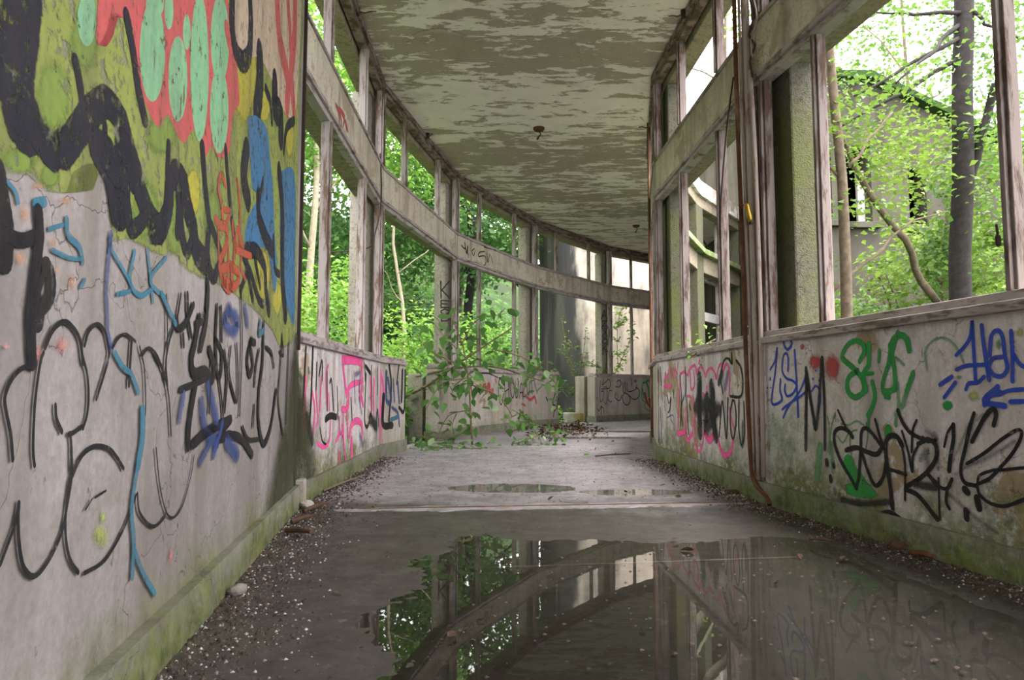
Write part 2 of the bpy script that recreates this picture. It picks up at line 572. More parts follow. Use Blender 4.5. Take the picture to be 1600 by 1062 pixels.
def make_column(A, t, side, label, mat='pebble'):
    wf = WF((A[0] - t.x * .17, A[1] - t.y * .17), (A[0] + t.x * .17, A[1] + t.y * .17), side)
    mb = MB(); wf.box(mb, 0, .34, .10, OUT + .02, -.3, Z_TOP - .07)
    o = mb.build('concrete_column', M[mat], bevel=.012)
    return tag(o, label, 'column', kind='structure')


LB = [WF(a, b, 1) for a, b in zip(LP, LP[1:])]
RB = [WF(a, b, -1) for a, b in zip([RP[0], RNEAR] + RP[1:], [RNEAR] + RP[1:])]   # 0 behind camera, 1 near bay, 2 = R1..R2

# ------------------------------------------------------------------ floor with shallow hollows that hold water
def sstep(a, b, x):
    t = min(1, max(0, (x - a) / (b - a))); return t * t * (3 - 2 * t)


HOLLOWS = [(-.02, 4.22, .40, .20, .010), (.75, 4.05, .36, .12, .006), (1.0, 8.6, .6, .22, .010), (1.6, 9.9, .55, .25, .008)]


def floor_z(x, y):
    p = Vector((x, y, 0))
    n = mnoise.noise(p * 1.6) * .5 + mnoise.noise(p * 4.3) * .3 + mnoise.noise(p * 13) * .16
    # the big puddle in front of the camera
    wob = mnoise.noise(Vector((x * 2.2, y * 2.2, 3))) * .22
    xl = -.42 + .12 * mnoise.noise(Vector((0, y * 2, 9)))
    xr = 1.50 - .17 * max(0, y - 1.2)
    inside = sstep(xl - .25, xl + .45, x + wob) * (1 - sstep(xr - .22, xr + .1, x + wob)) * (1 - sstep(2.45, 3.1, y + wob))
    n += mnoise.noise(p * 27) * .35 + mnoise.noise(p * 55) * .15
    z = .0055 * n + .0035 - .0135 * inside
    for (cx, cy, rx, ry, dz) in HOLLOWS:
        q = ((x - cx) / rx) ** 2 + ((y - cy) / ry) ** 2 + wob * .8
        z -= dz * (1 - sstep(.2, 1.3, q))
    return z


def build_floor():
    v = []; f = []
    rows = []
    NV = 150
    Ls = [Vector((*p, 0)) for p in LP]; Rs = [Vector((*p, 0)) for p in RP]
    for b in range(len(Ls) - 1):
        nu = 260 if b == 0 else (70 if b < 3 else 30)
        for i in range(nu + (1 if b == len(Ls) - 2 else 0)):
            t = i / nu
            a = Ls[b].lerp(Ls[b + 1], t); c = Rs[b].lerp(Rs[b + 1], t)
            d = (c - a).normalized()
            a = a - d * .2; c = c + d * .2
            row = []
            for j in range(NV + 1):
                p = a.lerp(c, j / NV)
                row.append(len(v)); v.append((p.x, p.y, floor_z(p.x, p.y)))
            rows.append(row)
    for q, w in zip(rows, rows[1:]):
        for j in range(NV):
            f.append((q[j], q[j + 1], w[j + 1], w[j]))
    me = bpy.data.meshes.new('floor'); me.from_pydata(v, [], f); me.update()
    o = link('floor', me, M['floor'], None, True)
    tag(o, 'damp stained concrete floor of the curved corridor', 'floor', kind='structure')
    return o


floor = build_floor()


def puddle(label, pts, z=-.0025):
    v = [(x, y, z) for x, y in pts]
    me = bpy.data.meshes.new('puddle'); me.from_pydata(v, [], [tuple(range(len(v)))]); me.update()
    o = link('puddle', me, M['water'])
    return tag(o, label, 'puddle')


puddle('large shallow puddle across the foreground mirroring the windows and graffiti', [(-.45, .4), (1.5, .4), (1.48, 1.6), (1.38, 2.4), (1.15, 3.1), (-.75, 3.1), (-.66, 1.8)])
for (cx, cy, rx, ry, dz), lab in zip(HOLLOWS, ('small dark oval puddle just beyond the floor joint', 'thin wet patch beside the oval puddle beyond the joint', 'far puddle on the floor left of the thin rusty pole', 'farthest puddle near the grey graffiti panel')):
    puddle(lab, [(cx + 1.15 * rx * math.cos(a), cy + 1.15 * ry * math.sin(a)) for a in np.linspace(0, 2 * math.pi, 24, endpoint=False)], .0005)

# ------------------------------------------------------------------ ceiling slab
def build_ceiling():
    v = []; f = []
    Ls = [Vector((*p, 0)) for p in LP]; Rs = [Vector((*p, 0)) for p in RP]
    Ls[0] = Ls[0].lerp(Ls[1], 0.0); Rs[0] = Rs[0].lerp(Rs[1], 0.0)
    for a, c in zip(Ls, Rs):
        d = (c - a).normalized()
        a2 = a - d * (OUT + .05); c2 = c + d * (OUT + .05)
        v += [(a2.x, a2.y, Z_C), (c2.x, c2.y, Z_C), (a2.x, a2.y, Z_C + .22), (c2.x, c2.y, Z_C + .22)]
    n = len(Ls)
    for i in range(n - 1):
        a = i * 4; b = a + 4
        f += [(a, b, b + 1, a + 1), (a + 2, a + 3, b + 3, b + 2), (a, a + 2, b + 2, b), (a + 1, b + 1, b + 3, a + 3)]
    f += [(0, 1, 3, 2), ((n - 1) * 4, (n - 1) * 4 + 2, (n - 1) * 4 + 3, (n - 1) * 4 + 1)]
    me = bpy.data.meshes.new('ceiling'); me.from_pydata(v, [], f); me.update()
    o = link('ceiling', me, M['ceiling'])
    return tag(o, 'flat concrete ceiling with flaking white and olive paint', 'ceiling', kind='structure')


ceiling = build_ceiling()

# ------------------------------------------------------------------ solid wall beside the camera
SOLID = LB[0]
wall_left = empty('wall_left', SOLID.P(SOLID.len / 2, 0, 0))
tag(wall_left, 'tall solid plaster wall covered in layered graffiti beside the camera', 'wall', kind='structure')
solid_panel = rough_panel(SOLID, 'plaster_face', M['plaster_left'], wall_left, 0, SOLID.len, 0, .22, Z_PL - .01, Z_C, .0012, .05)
rough_panel(SOLID, 'plinth', M['plinth'], wall_left, 0, SOLID.len + .02, -.028, .2, -.05, Z_PL, .008, .04)
SOLID.part('edge_strip', M['dark_iron'], wall_left, (SOLID.len - .022, SOLID.len + .004, -.016, .03, Z_SILL0 - .04, Z_C), bevel=.002)

end = WF(LP[0], RP[0], -1)
tag(end.part('wall_back_added', M['plaster_pale'], None, (-.3, .55, 0, .2, 0, Z_C), (1.65, end.len + .3, 0, .2, 0, Z_C), (.55, 1.65, 0, .2, 2.3, Z_C)), 'unseen end wall with an open doorway, added behind the camera to cut light', 'wall', kind='structure')  # end wall added out of view to keep light off the solid wall

# ------------------------------------------------------------------ outer (left) bays
left_bays = {
    1: ('full', [(0, 1)], 'pink graffiti dado wall next to the tall solid wall', 'weathered window frame between the solid wall and the first concrete post'),
    2: ('door', [(0, .255), (.70, 1)], 'short graffiti dado beside the doorway with fallen branch', 'window bay with open doorway where the leafy branch leans in'),
    3: ('full', [(0, 1)], 'dado wall with red and black lettering behind the fallen branch', 'window frame above the black lettering, third bay of the outer wall'),
    4: ('door', [(0, .25), (.745, 1)], 'dado beside the far doorway in front of the stained tower', 'window bay with far open doorway before the stained tower wall'),
    5: ('full', [(0, 1)], 'farthest grey dado with bubble letters and an orange tag', 'farthest visible window frame above the bubble letters'),
}
dado_L = {}
k_win = 0
for i in range(1, 8):
    wf = LB[i]
    if i in left_bays:
        lower, rg, dl, wl = left_bays[i]
        dado_L[i] = make_dado('wall_left', wf, dl, rg, 'plaster' if i == 1 else 'plaster_pale', 'plinth' if i == 1 else 'plinth_pale')
        k_win += 1
        make_window(k_win, wf, wl, (.25, .69), lower, True, 'frame', rg)
        make_beam(wf, ['', 'beam with red scrawl above the pink graffiti dado', 'curved-line beam above the doorway with the fallen branch', 'beam carrying a black scrawl, above the third window of the outer wall',
                       'beam above the far doorway before the tower', 'beam above the farthest window of the outer wall'][i])
    else:
        w = empty('wall_left', wf.P(wf.len / 2, 0, 0))
        tag(w, 'plain rear wall of the corridor beyond the bend, %s' % ('nearer half' if i == 6 else 'farther half'), 'wall', kind='structure')
        rough_panel(wf, 'plaster_face', M['plaster_pale'], w, 0, wf.len, 0, .2, 0, Z_C, .004, .2)

col_labels = ['column behind the post where the solid wall ends', 'pebbledash column behind the first window post', 'pebbledash column with the letters KEOP written down it', 'plain pale column between the third window and far doorway', 'far column with AZVOCK written down it', 'hidden column at the bend beyond the bubble letters']
for i in range(1, 7):
    t = (LB[i - 1].t + LB[i].t).normalized()
    make_column(LP[i], t, 1, col_labels[i - 1])

# cheek walls outside the two doorways
for i, lab in ((2, 'low pebbledash pier outside the doorway with the branch'), (4, 'low pale pier outside the far doorway')):
    wf = LB[i]
    mb = MB(); s = wf.len * (.70 if i == 2 else .76) + (.16 if i == 2 else 0)
    wf.box(mb, s - .02, s + .16, .24, .44, -.2, .80 if i == 2 else .86)
    o = mb.build('concrete_pier', M['pebble'] if i == 2 else M['plaster_pale'], bevel=.015)
    tag(o, lab, 'pier', kind='structure')

# ------------------------------------------------------------------ inner (right) bays
right_bays = {
    0: ('dado wall behind the camera on the window side', 'window frame behind the camera'),
    1: ('wide dado with blue, green and black tags nearest the camera', 'large near window looking out on the leaning tree'),
    2: ('dado with pink bubble letters beyond the rusty pipes', 'window frame between the rusty pipes and the thin pole'),
    3: ('inner dado just past the bend, seen from outside', 'inner window frame just past the bend'),
    4: ('inner dado two bays past the bend', 'inner window frame two bays past the bend'),
    5: ('mossy inner dado below the dark opening with white transom', 'inner window with white transom across a dark opening'),
    6: ('inner dado beside the dark opening', 'inner window frame beside the dark opening'),
    7: ('last inner dado of the curve', 'last inner window frame of the curve'),
}
dado_R = {}
for i in range(0, 8):
    wf = RB[i]
    dl, wl = right_bays[i]
    dado_R[i] = make_dado('wall_right', wf, dl, ((0, 1),), 'plaster' if i < 3 else 'plaster_pale', 'plinth' if i < 3 else 'plinth_pale')
    k_win += 1
    mull = (.345, .72) if i == 1 else (.29, .66)
    if i == 1: mull = (.345, .775)
    w = make_window(k_win, wf, wl, mull, 'full', True, 'frame_dark' if i in (1, 2) else 'frame')
    if i == 5:
        wf.part('transom', M['white_paint'], w, (.07, wf.len - .07, .01, .06, 1.66, 1.80))
    b = make_beam(wf, ['beam behind the camera on the window side', 'near beam running over the large near window', 'green-tinged beam above the pink bubble letters', 'inner beam just past the bend',
                       'mossy inner beam two bays past the bend', 'mossy inner beam over the dark opening', 'mossy inner beam beside the dark opening', 'last inner beam of the curve'][i])
    if i >= 3:
        k = bpy.data.materials.get('mossy_ledge')
        if k is None:
            q = NT('mossy_ledge')
            c = q.mix(q.ramp(q.noise(5, 5, .7), .35, .6), (.30, .29, .24), (.13, .22, .03))
            k = q.done(q.bsdf(c, .95, q.bump(q.noise(25, 4, .7), .7, .02)))
        wf.part('moss_ledge', k, b, (-.02, wf.len + .02, OUT, OUT + .10, Z_BT - .05, Z_BT + .03), (-.02, wf.len + .02, .10, OUT + .02, Z_BT + .02, Z_BT + .035), bevel=.01)
rcl = ['column just outside the frame by the near window', 'algae-stained column behind the rusty pipes', 'column behind the thin rusty pole', 'green inner column just past the bend', 'green inner column two bays past the bend', 'green inner column beside the dark opening', 'green inner column past the dark opening', 'last inner column of the curve']
joints = [RNEAR] + RP[1:]
for i in range(0, 7):
    t = (RB[i].t + RB[i + 1].t).normalized()
    make_column(joints[i], t, -1, rcl[i], 'pebble_green')


# ------------------------------------------------------------------ ground outside
def ground_h(x, y):
    left = max(0.0, -x - 3.2 + max(0, y - 9) * .25)
    far = max(0.0, y - 19)
    h = .42 * left + .35 * far
    if x > 1: h *= max(0.0, 1 - (x - 1) / 4)
    return -.16 + min(h, 9) + .10 * mnoise.noise(Vector((x * .6, y * .6, 1)))


def build_ground():
    xs = np.linspace(-24, 26, 76); ys = np.linspace(-8, 42, 76)
    v = [(x, y, ground_h(x, y)) for y in ys for x in xs]
    f = []
    for j in range(75):
        for i in range(75):
            a = j * 76 + i; f.append((a, a + 1, a + 77, a + 76))
    me = bpy.data.meshes.new('ground'); me.from_pydata(v, [], f); me.update()
    tag(link('ground', me, M['hill'], None, True), 'dark overgrown soil around the building rising to a wooded slope', 'ground', kind='structure')


build_ground()


# ------------------------------------------------------------------ foliage
def leaves(P, size, up=.55, out_dir=None, w=.34):
    """P: n x 3 leaf positions -> folded two-triangle leaves"""
    n = len(P)
    nr = rng.normal(size=(n, 3)); nr[:, 2] = np.abs(nr[:, 2]) + up * 2
    if out_dir is not None: nr += out_dir * .9
    nr /= np.linalg.norm(nr, axis=1, keepdims=True)
    a = rng.normal(size=(n, 3)); a -= (a * nr).sum(1, keepdims=True) * nr
    a /= np.linalg.norm(a, axis=1, keepdims=True)
    b = np.cross(nr, a)
    s = (size * rng.uniform(.6, 1.25, n))[:, None]
    droop = nr * s * .16
    v = np.empty((n, 4, 3))
    v[:, 0] = P - a * s * .5
    v[:, 1] = P + b * s * w + droop
    v[:, 2] = P + a * s * .5 - droop * .6
    v[:, 3] = P - b * s * w + droop
    i = np.arange(n)[:, None] * 4
    t = np.concatenate([i + [0, 1, 2], i + [0, 2, 3]], 1).reshape(-1, 3)
    return v.reshape(-1, 3), t


def cloud(c, rad, n_cl, n_leaf, spread, shell=.55):
    """clumped points inside an ellipsoid"""
    d = rng.normal(size=(n_cl, 3)); d /= np.linalg.norm(d, axis=1, keepdims=True)
    r = (shell + (1 - shell) * rng.uniform(0, 1, (n_cl, 1)) ** .6)
    cc = np.array(c) + d * r * np.array(rad)
    k = n_leaf // n_cl + 1
    off = rng.normal(size=(n_cl, k, 3)) * spread * rng.uniform(.6, 1.3, (n_cl, 1, 1))
    off[:, :, 2] *= .6
    P = (cc[:, None, :] + off).reshape(-1, 3)
    o = (P - np.array(c)) / np.array(rad)
    o /= np.linalg.norm(o, axis=1, keepdims=True) + 1e-6
    return P, o


def foliage(name, parent, pts, size, mat, up=.5, w=.34, zmin=None):
    P = np.concatenate([p for p, o in pts]); O = np.concatenate([o for p, o in pts])
    if zmin is not None:
        m = P[:, 2] > zmin; P = P[m]; O = O[m]
    # nothing grows through the corridor
    keep = np.ones(len(P), bool)
    for i, p in enumerate(P):
        if p[1] < 16 and inside_corridor(p[0], p[1]): keep[i] = False
    P, O = P[keep], O[keep]
    v, t = leaves(P, size, up, O, w)
    o = link(name, arrays_mesh(name, v, t), M[mat], parent)
    o['kind'] = 'stuff'
    return o


_poly = None


def inside_corridor(x, y, pad=.32):
    global _poly
    if _poly is None:
        Ls = [Vector(p) for p in LP]; Rs = [Vector(p) for p in RP]
        a = []; b = []
        for l, r in zip(Ls, Rs):
            d = (r - l).normalized(); a.append(l - d * pad); b.append(r + d * pad)
        _poly = [tuple(p) for p in a] + [tuple(p) for p in reversed(b)]
    c = False; n = len(_poly); j = n - 1
    for i in range(n):
        xi, yi = _poly[i]; xj, yj = _poly[j]
        if (yi > y) != (yj > y) and x < (xj - xi) * (y - yi) / (yj - yi) + xi: c = not c
        j = i
    return c


def wobble(p0, p1, n, amp, seed):
    p0, p1 = Vector(p0), Vector(p1)
    out = []
    for i in range(n + 1):
        t = i / n
        q = p0.lerp(p1, t)
        k = math.sin(math.pi * t)
        q += Vector((mnoise.noise(Vector((seed, t * 3, 0))), mnoise.noise(Vector((seed, t * 3, 7))), 0)) * amp * (.3 + k)
        out.append(q)
    return out


def stem(name, parent, p0, p1, r0, r1, mat, n=10, amp=.12, seed=0.0, sides=8):
    mb = MB()
    pts = wobble(p0, p1, n, amp, seed)
    mb.tube(pts, [r0 + (r1 - r0) * i / n for i in range(n + 1)], sides)
    return mb.build(name, M[mat], parent, True), pts


def tree(name, label, loc, h, crown, leafs, size, mat, bark='bark', r=.12, lean=(0, 0), cat='tree', group=None, up=.5, nbr=5, spread=.35, ncl=60, base_crown=.45):
    x, y = loc
    z = ground_h(x, y)
    e = empty(name, (x, y, z)); tag(e, label, cat, group)
    top = (x + lean[0], y + lean[1], z + h)
    tr, pts = stem('trunk', e, (x, y, z - .1), top, r, r * .3, bark, 12, .25, x * 1.3 + y)
    rx, ry, rz = crown
    c = (x + lean[0] * .8, y + lean[1] * .8, z + h - rz * .6)
    sd = random.Random(int(x * 97 + y * 31))
    for i in range(nbr):
        p = pts[int(len(pts) * (.35 + .5 * i / nbr))]
        a = sd.uniform(0, 6.28)
        q = p + Vector((math.cos(a) * rx * .8, math.sin(a) * ry * .8, rz * sd.uniform(.2, .7)))
        stem('branch', e, p, q, r * .32, r * .08, bark, 7, .15, a, 6)
    foliage('foliage', e, [cloud(c, crown, ncl, leafs, spread)], size, mat, up, zmin=z + .1)
    return e


def shrub(name, label, loc, rad, leafs, size, mat, h=None, cat='shrub', group=None, nst=5, spread=.16, ncl=50, bark='bark', w=.34, up=.4):
    x, y = loc
    z = ground_h(x, y)
    e = empty(name, (x, y, z)); tag(e, label, cat, group)
    rx, ry, rz = rad
    cz = z + (h if h is not None else rz * .85)
    sd = random.Random(int(x * 51 + y * 77))
    for i in range(nst):
        a = sd.uniform(0, 6.28)
        stem('stem', e, (x + .08 * math.cos(a), y + .08 * math.sin(a), z - .05), (x + math.cos(a) * rx * .6, y + math.sin(a) * ry * .6, cz + rz * sd.uniform(.1, .7)), .018, .006, bark, 7, .1, a, 6)
    foliage('foliage', e, [cloud((x, y, cz), rad, ncl, leafs, spread, .3)], size, mat, up, w, zmin=z + .05)
    return e


# ---- bushes close to the outer windows
shrub('leafy_shrub', 'tall bright shrub outside the first window beside the solid wall', (-3.0, 5.0), (1.1, 1.3, 1.5), 5200, .085, 'leaf_bright', 1.3, ncl=110)
shrub('leafy_shrub', 'yellow-green shrub low outside the window above the pink graffiti', (-2.25, 6.6), (.65, 1.0, .8), 2600, .075, 'leaf_bright', .85, ncl=70)
shrub('leafy_shrub', 'large sunlit shrub filling the doorway view left of the KEOP column', (-2.7, 9.0), (1.2, 1.4, 1.45), 5600, .085, 'leaf_bright', 1.25, ncl=120)
shrub('leafy_shrub', 'bright shrub behind the fallen branch and the KEOP column', (-1.9, 11.0), (1.0, 1.0, 1.15), 4000, .08, 'leaf_bright', 1.05, ncl=90)
shrub('leafy_shrub', 'mid green shrub seen low through the third outer window', (-.9, 12.9), (1.2, .9, 1.2), 4200, .085, 'leaf_mid', 1.1, ncl=90)
shrub('leafy_shrub', 'small shrub at the foot of the low pebbledash pier', (-1.75, 8.6), (.4, .5, .4), 1100, .075, 'leaf_lush', .35, ncl=30, nst=3)
shrub('leafy_shrub', 'lush broad-leaved plant crowding the doorway beside the pier', (-1.62, 7.75), (.42, .55, .5), 900, .12, 'leaf_lush', .42, ncl=40, nst=4, spread=.12)
shrub('leafy_shrub', 'dark bush between the third outer window and the tower', (-.3, 15.3), (.8, .9, 1.3), 3600, .085, 'leaf_dark', 1.2, ncl=80)
shrub('leafy_shrub', 'pale shrub behind the first window, higher on the slope', (-4.6, 7.6), (1.4, 1.6, 1.8), 5200, .10, 'leaf_bright', 1.9, ncl=110)
# ---- trees up the slope
tl = 'trees on the wooded slope'
tree('slope_tree', 'bright tree high above the first outer window', (-5.2, 5.2), 7.5, (2.2, 2.4, 2.8), 9000, .14, 'leaf_bright', group=tl, ncl=130)
tree('slope_tree', 'pale-trunked tree seen through the clerestory left of the KEOP column', (-3.9, 13.0), 8.5, (2.0, 2.0, 2.6), 6500, .14, 'leaf_mid', 'bark_pale', .09, group=tl, ncl=110)
tree('slope_tree', 'broad mid green tree above the doorway with the fallen branch', (-6.3, 10.4), 8.5, (2.6, 2.6, 3.2), 9500, .15, 'leaf_mid', group=tl, ncl=140)
tree('slope_tree', 'deep green tree behind the KEOP column', (-3.6, 16.5), 8.0, (2.6, 2.4, 3.6), 9500, .15, 'leaf_dark', group=tl, ncl=140)
tree('slope_tree', 'dark forest tree with bare trunk in the third clerestory', (-1.2, 18.5), 9.0, (2.4, 2.2, 3.6), 8000, .15, 'leaf_dark', 'bark_dark', .16, group=tl, ncl=120)
tree('slope_tree', 'dark forest tree farther right in the third clerestory', (.6, 20.5), 9.5, (2.4, 2.2, 3.8), 8000, .15, 'leaf_dark', 'bark_dark', .16, group=tl, ncl=120)
tree('slope_tree', 'tall backdrop tree behind the bright shrubs', (-8.8, 8.0), 10.0, (3.2, 3.4, 4.2), 9000, .19, 'leaf_mid', group=tl, ncl=130)
tree('slope_tree', 'tall backdrop tree in the gap over the doorway', (-8.5, 15.0), 10.5, (3.2, 3.2, 4.8), 9000, .19, 'leaf_dark', group=tl, ncl=130)
tree('slope_tree', 'low backdrop tree under the middle beam', (-4.8, 20.5), 8.0, (3.2, 2.4, 4.2), 8000, .19, 'leaf_dark', group=tl, ncl=120)
tree('slope_tree', 'birch-like pale tree in the second clerestory', (-2.4, 14.6), 7.5, (1.5, 1.4, 1.9), 4200, .12, 'leaf_mid', 'bark_pale', .05, group=tl, ncl=70)
tree('slope_tree', 'dense tree behind the low backdrop tree', (-1.8, 23.0), 9.0, (3.4, 2.4, 4.6), 8000, .19, 'leaf_dark', group=tl, ncl=120)


def ground_cover(label, name, boxes, n, size, mat, hgt=.25):
    P = []
    while len(P) < n:
        x0, x1, y0, y1 = boxes[random.randrange(len(boxes))]
        x = random.uniform(x0, x1); y = random.uniform(y0, y1)
        if inside_corridor(x, y): continue
        P.append((x, y, ground_h(x, y) + abs(random.gauss(0, hgt * .5)) + .03))
    v, t = leaves(np.array(P), size, .8)
    o = link(name, arrays_mesh(name, v, t), M[mat])
    return tag(o, label, 'ground cover', kind='stuff')


ground_cover('low green undergrowth covering the slope outside the outer windows', 'undergrowth', [(-6, -1.4, 3, 15), (-4, 1, 11, 18), (-9, -4, 4, 18)], 9000, .11, 'leaf_mid', .5)
ground_cover('dense leafy undergrowth on the far wooded slope', 'undergrowth', [(-7, 2.2, 17.5, 27), (-11, -4, 9, 24)], 14000, .24, 'leaf_dark', .9)
ground_cover('ivy and low plants covering the courtyard ground', 'undergrowth', [(1.8, 9, 1.5, 9), (3, 12, 5, 12)], 9000, .10, 'leaf_ivy', .4)

# ---- stained round-cornered tower with painted-in shade beyond the far doorway
def build_tower():
    e = empty('stained_shaded_tower', (2.2, 16.2, -.2))
    tag(e, 'pale rendered tower with rain stains and a painted shaded side beyond the far doorway', 'building')
    cx, cy, r = 2.15, 16.55, 1.05
    pts = [(.78, 19.0)]
    for a in np.linspace(180, 300, 14):
        pts.append((cx + r * math.cos(math.radians(a)), cy + r * math.sin(math.radians(a))))
    d = Vector((math.cos(math.radians(30)), math.sin(math.radians(30))))
    last = Vector(pts[-1]); pts.append(tuple(last + d * 7.5))
    pts.append((pts[-1][0] - 2, pts[-1][1] + 4))
    mb = MB(); n = len(pts)
    H = 6.4
    for (x, y) in pts: mb.v.append((x, y, -.3))
    for (x, y) in pts: mb.v.append((x, y, H))
    for i in range(n):
        j = (i + 1) % n
        mb.f.append((i, j, n + j, n + i))
    mb.f.append(tuple(range(n, 2 * n))); mb.f.append(tuple(reversed(range(n))))
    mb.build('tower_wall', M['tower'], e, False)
    # blocked courses on the upper wall
    m2 = MB()
    rows = [(3.55, 3.95), (4.0, 4.4)]
    band = MB()
    for s0 in np.arange(.1, 6.8, 1.2):
        p = last + d * float(s0); q = last + d * float(s0 + 1.1)
        nrm = Vector((d.y, -d.x))
        band = MB()
        band.hexa([(p.x, p.y, 2.62), (q.x, q.y, 2.62), (q.x + nrm.x * .06, q.y + nrm.y * .06, 2.62), (p.x + nrm.x * .06, p.y + nrm.y * .06, 2.62),
                   (p.x, p.y, 2.82), (q.x, q.y, 2.82), (q.x + nrm.x * .06, q.y + nrm.y * .06, 2.82), (p.x + nrm.x * .06, p.y + nrm.y * .06, 2.82)])
        band.build('string_course', M['annex'], e, bevel=.01)
    mb = MB(); mb.box(.3, 8.6, 15.2, 21, H, H + .15)
    return e


build_tower()

# ---- annex with monopitch roof seen through the near window
def build_annex():
    e = empty('annex_building', (5.6, 11.0, -.2))
    tag(e, 'grey rendered annex with sloping roof and dark window holes in the courtyard', 'building')
    Y = 9.6
    a = at_y(1250, 90, Y); b = at_y(1530, 212, Y); k = at_y(1352, 128, Y)
    x0, x1 = at_y(1215, 300, Y).x, at_y(1640, 300, Y).x
    holes = [(1322, 1362, 228, 348), (1420, 1447, 262, 352), (1258, 1300, 235, 345)]
    hz = []
    for (h0, h1, y0, y1) in holes:
        hz.append((at_y(h0, 300, Y).x, at_y(h1, 300, Y).x, at_y(1300, y1, Y).z, at_y(1300, y0, Y).z))
    hz.sort()
    def top(x):
        if x < k.x: return k.z
        return k.z + (b.z - k.z) * (x - k.x) / (b.x - k.x)
    # wall built from piers, spandrels and lintels around the openings
    mb = MB()
    def slab(xa, xb, za, zb0, zb1, y0=Y, y1=Y + .3):
        mb.hexa([(xa, y0, za), (xb, y0, za), (xb, y1, za), (xa, y1, za), (xa, y0, zb0), (xb, y0, zb1), (xb, y1, zb1), (xa, y1, zb0)])
    cur = x0
    for (ha, hb, za, zb) in hz:
        for u, w2 in ((cur, min(ha, max(cur, k.x))), (min(ha, max(cur, k.x)), ha)):
            if w2 - u > 1e-3: slab(u, w2, -.4, top(u), top(w2))
        slab(ha, hb, -.4, za, za); slab(ha, hb, zb, top(ha), top(hb))
        cur = hb
    if cur < k.x: slab(cur, k.x, -.4, top(cur), top(k.x)); cur = k.x
    slab(cur, x1, -.4, top(cur), top(x1))
    # flank wall and rear
    slab(x0, x0 + .3, -.4, top(x0), top(x0), Y + .3, Y + 5)
    slab(x1 - .3, x1, -.4, top(x1), top(x1), Y + .3, Y + 5)
    slab(x0, k.x, -.4, k.z, k.z, Y + 4.7, Y + 5); slab(k.x, x1, -.4, k.z, top(x1), Y + 4.7, Y + 5)
    mb.build('annex_wall', M['annex'], e)

    r = MB()
    def roof(xa, xb):
        r.hexa([(xa, Y - .18, top(xa)), (xb, Y - .18, top(xb)), (xb, Y + 5.1, top(xb)), (xa, Y + 5.1, top(xa)),
                (xa, Y - .18, top(xa) + .1), (xb, Y - .18, top(xb) + .1), (xb, Y + 5.1, top(xb) + .1), (xa, Y + 5.1, top(xa) + .1)])
    roof(x0 - .1, k.x); roof(k.x, x1 + .1)
    r.build('roof', M['hill'], e)
    for (ha, hb, za, zb) in hz:
        m = MB(); m.box(ha - .08, hb + .08, Y - .1, Y + .05, za - .09, za)
        m.build('window_ledge', M['annex'], e, bevel=.01)
    m = MB(); ha, hb, za, zb = hz[1]
    m.box(hb - .10, hb, Y + .2, Y + .26, za, zb - .3)
    m.build('shutter', M['white_paint'], e)


build_annex()

# ---- courtyard trees seen through the inner windows
def px_stem(name, parent, a, b, r0, r1, mat, amp=.05, seed=0., n=10, sides=8):
    return stem(name, parent, at_y(*a), at_y(*b), r0, r1, mat, n, amp, seed, sides)


def sprays(specs, n, spread):
    """little leaf sprays along the given points"""
    P = []; 
    for p in specs:
        k = rng.normal(size=(n, 3)) * spread; k[:, 2] *= .5
        P.append(np.array(p) + k)
    P = np.concatenate(P)
    return P, rng.normal(size=P.shape) * .3


e = empty('courtyard_tree', (3.55, 5.4, -.2))
tag(e, 'dark leaning tree trunk with a fork beside the near window post', 'tree')
tr, pts = px_stem('trunk', e, (1497, 640, 5.4), (1508, -160, 5.4), .085, .072, 'bark_dark', .10, 2.0, 14, 10)
px_stem('branch', e, (1512, 300, 5.4), (1556, 130, 5.2), .04, .03, 'bark_dark', .05, 1.0)
for (p, q) in (((1500, 60, 5.4), (1335, 150, 5.0)), ((1502, 20, 5.4), (1370, 20, 5.1)), ((1503, 90, 5.4), (1310, 200, 5.2)), ((1498, 40, 5.4), (1400, 130, 4.9)), ((1505, 10, 5.4), (1590, 60, 5.2))):
    px_stem('branch', e, p, q, .022, .007, 'bark_dark', .06, p[0] + q[0] * .3, 8, 6)
sp = []
for i in range(46):
    sp.append(at_y(random.uniform(1300, 1600), random.uniform(-20, 190), random.uniform(4.7, 6.0)))
for i in range(30):
    sp.append(at_y(random.uniform(1530, 1620), random.uniform(0, 460), random.uniform(4.8, 5.8)))
foliage('foliage', e, [sprays(sp, 15, .13)], .055, 'leaf_court_dark', .6)

e = empty('sapling', (2.4, 4.5, -.2))
tag(e, 'slender pale sapling just right of the near window mullion', 'tree')
px_stem('trunk', e, (1338, 640, 4.5), (1288, -60, 4.5), .042, .026, 'bark', .05, 4.0)
px_stem('branch', e, (1318, 300, 4.5), (1262, 190, 4.5), .012, .006, 'bark', .04, 5.)
px_stem('branch', e, (1325, 260, 4.5), (1395, 175, 4.6), .012, .006, 'bark', .04, 6.)
sp = [at_y(random.uniform(1285, 1430), random.gauss(200, 60), random.uniform(4.3, 5.2)) for i in range(44)]
foliage('foliage', e, [sprays(sp, 16, .11)], .052, 'leaf_court', .7)

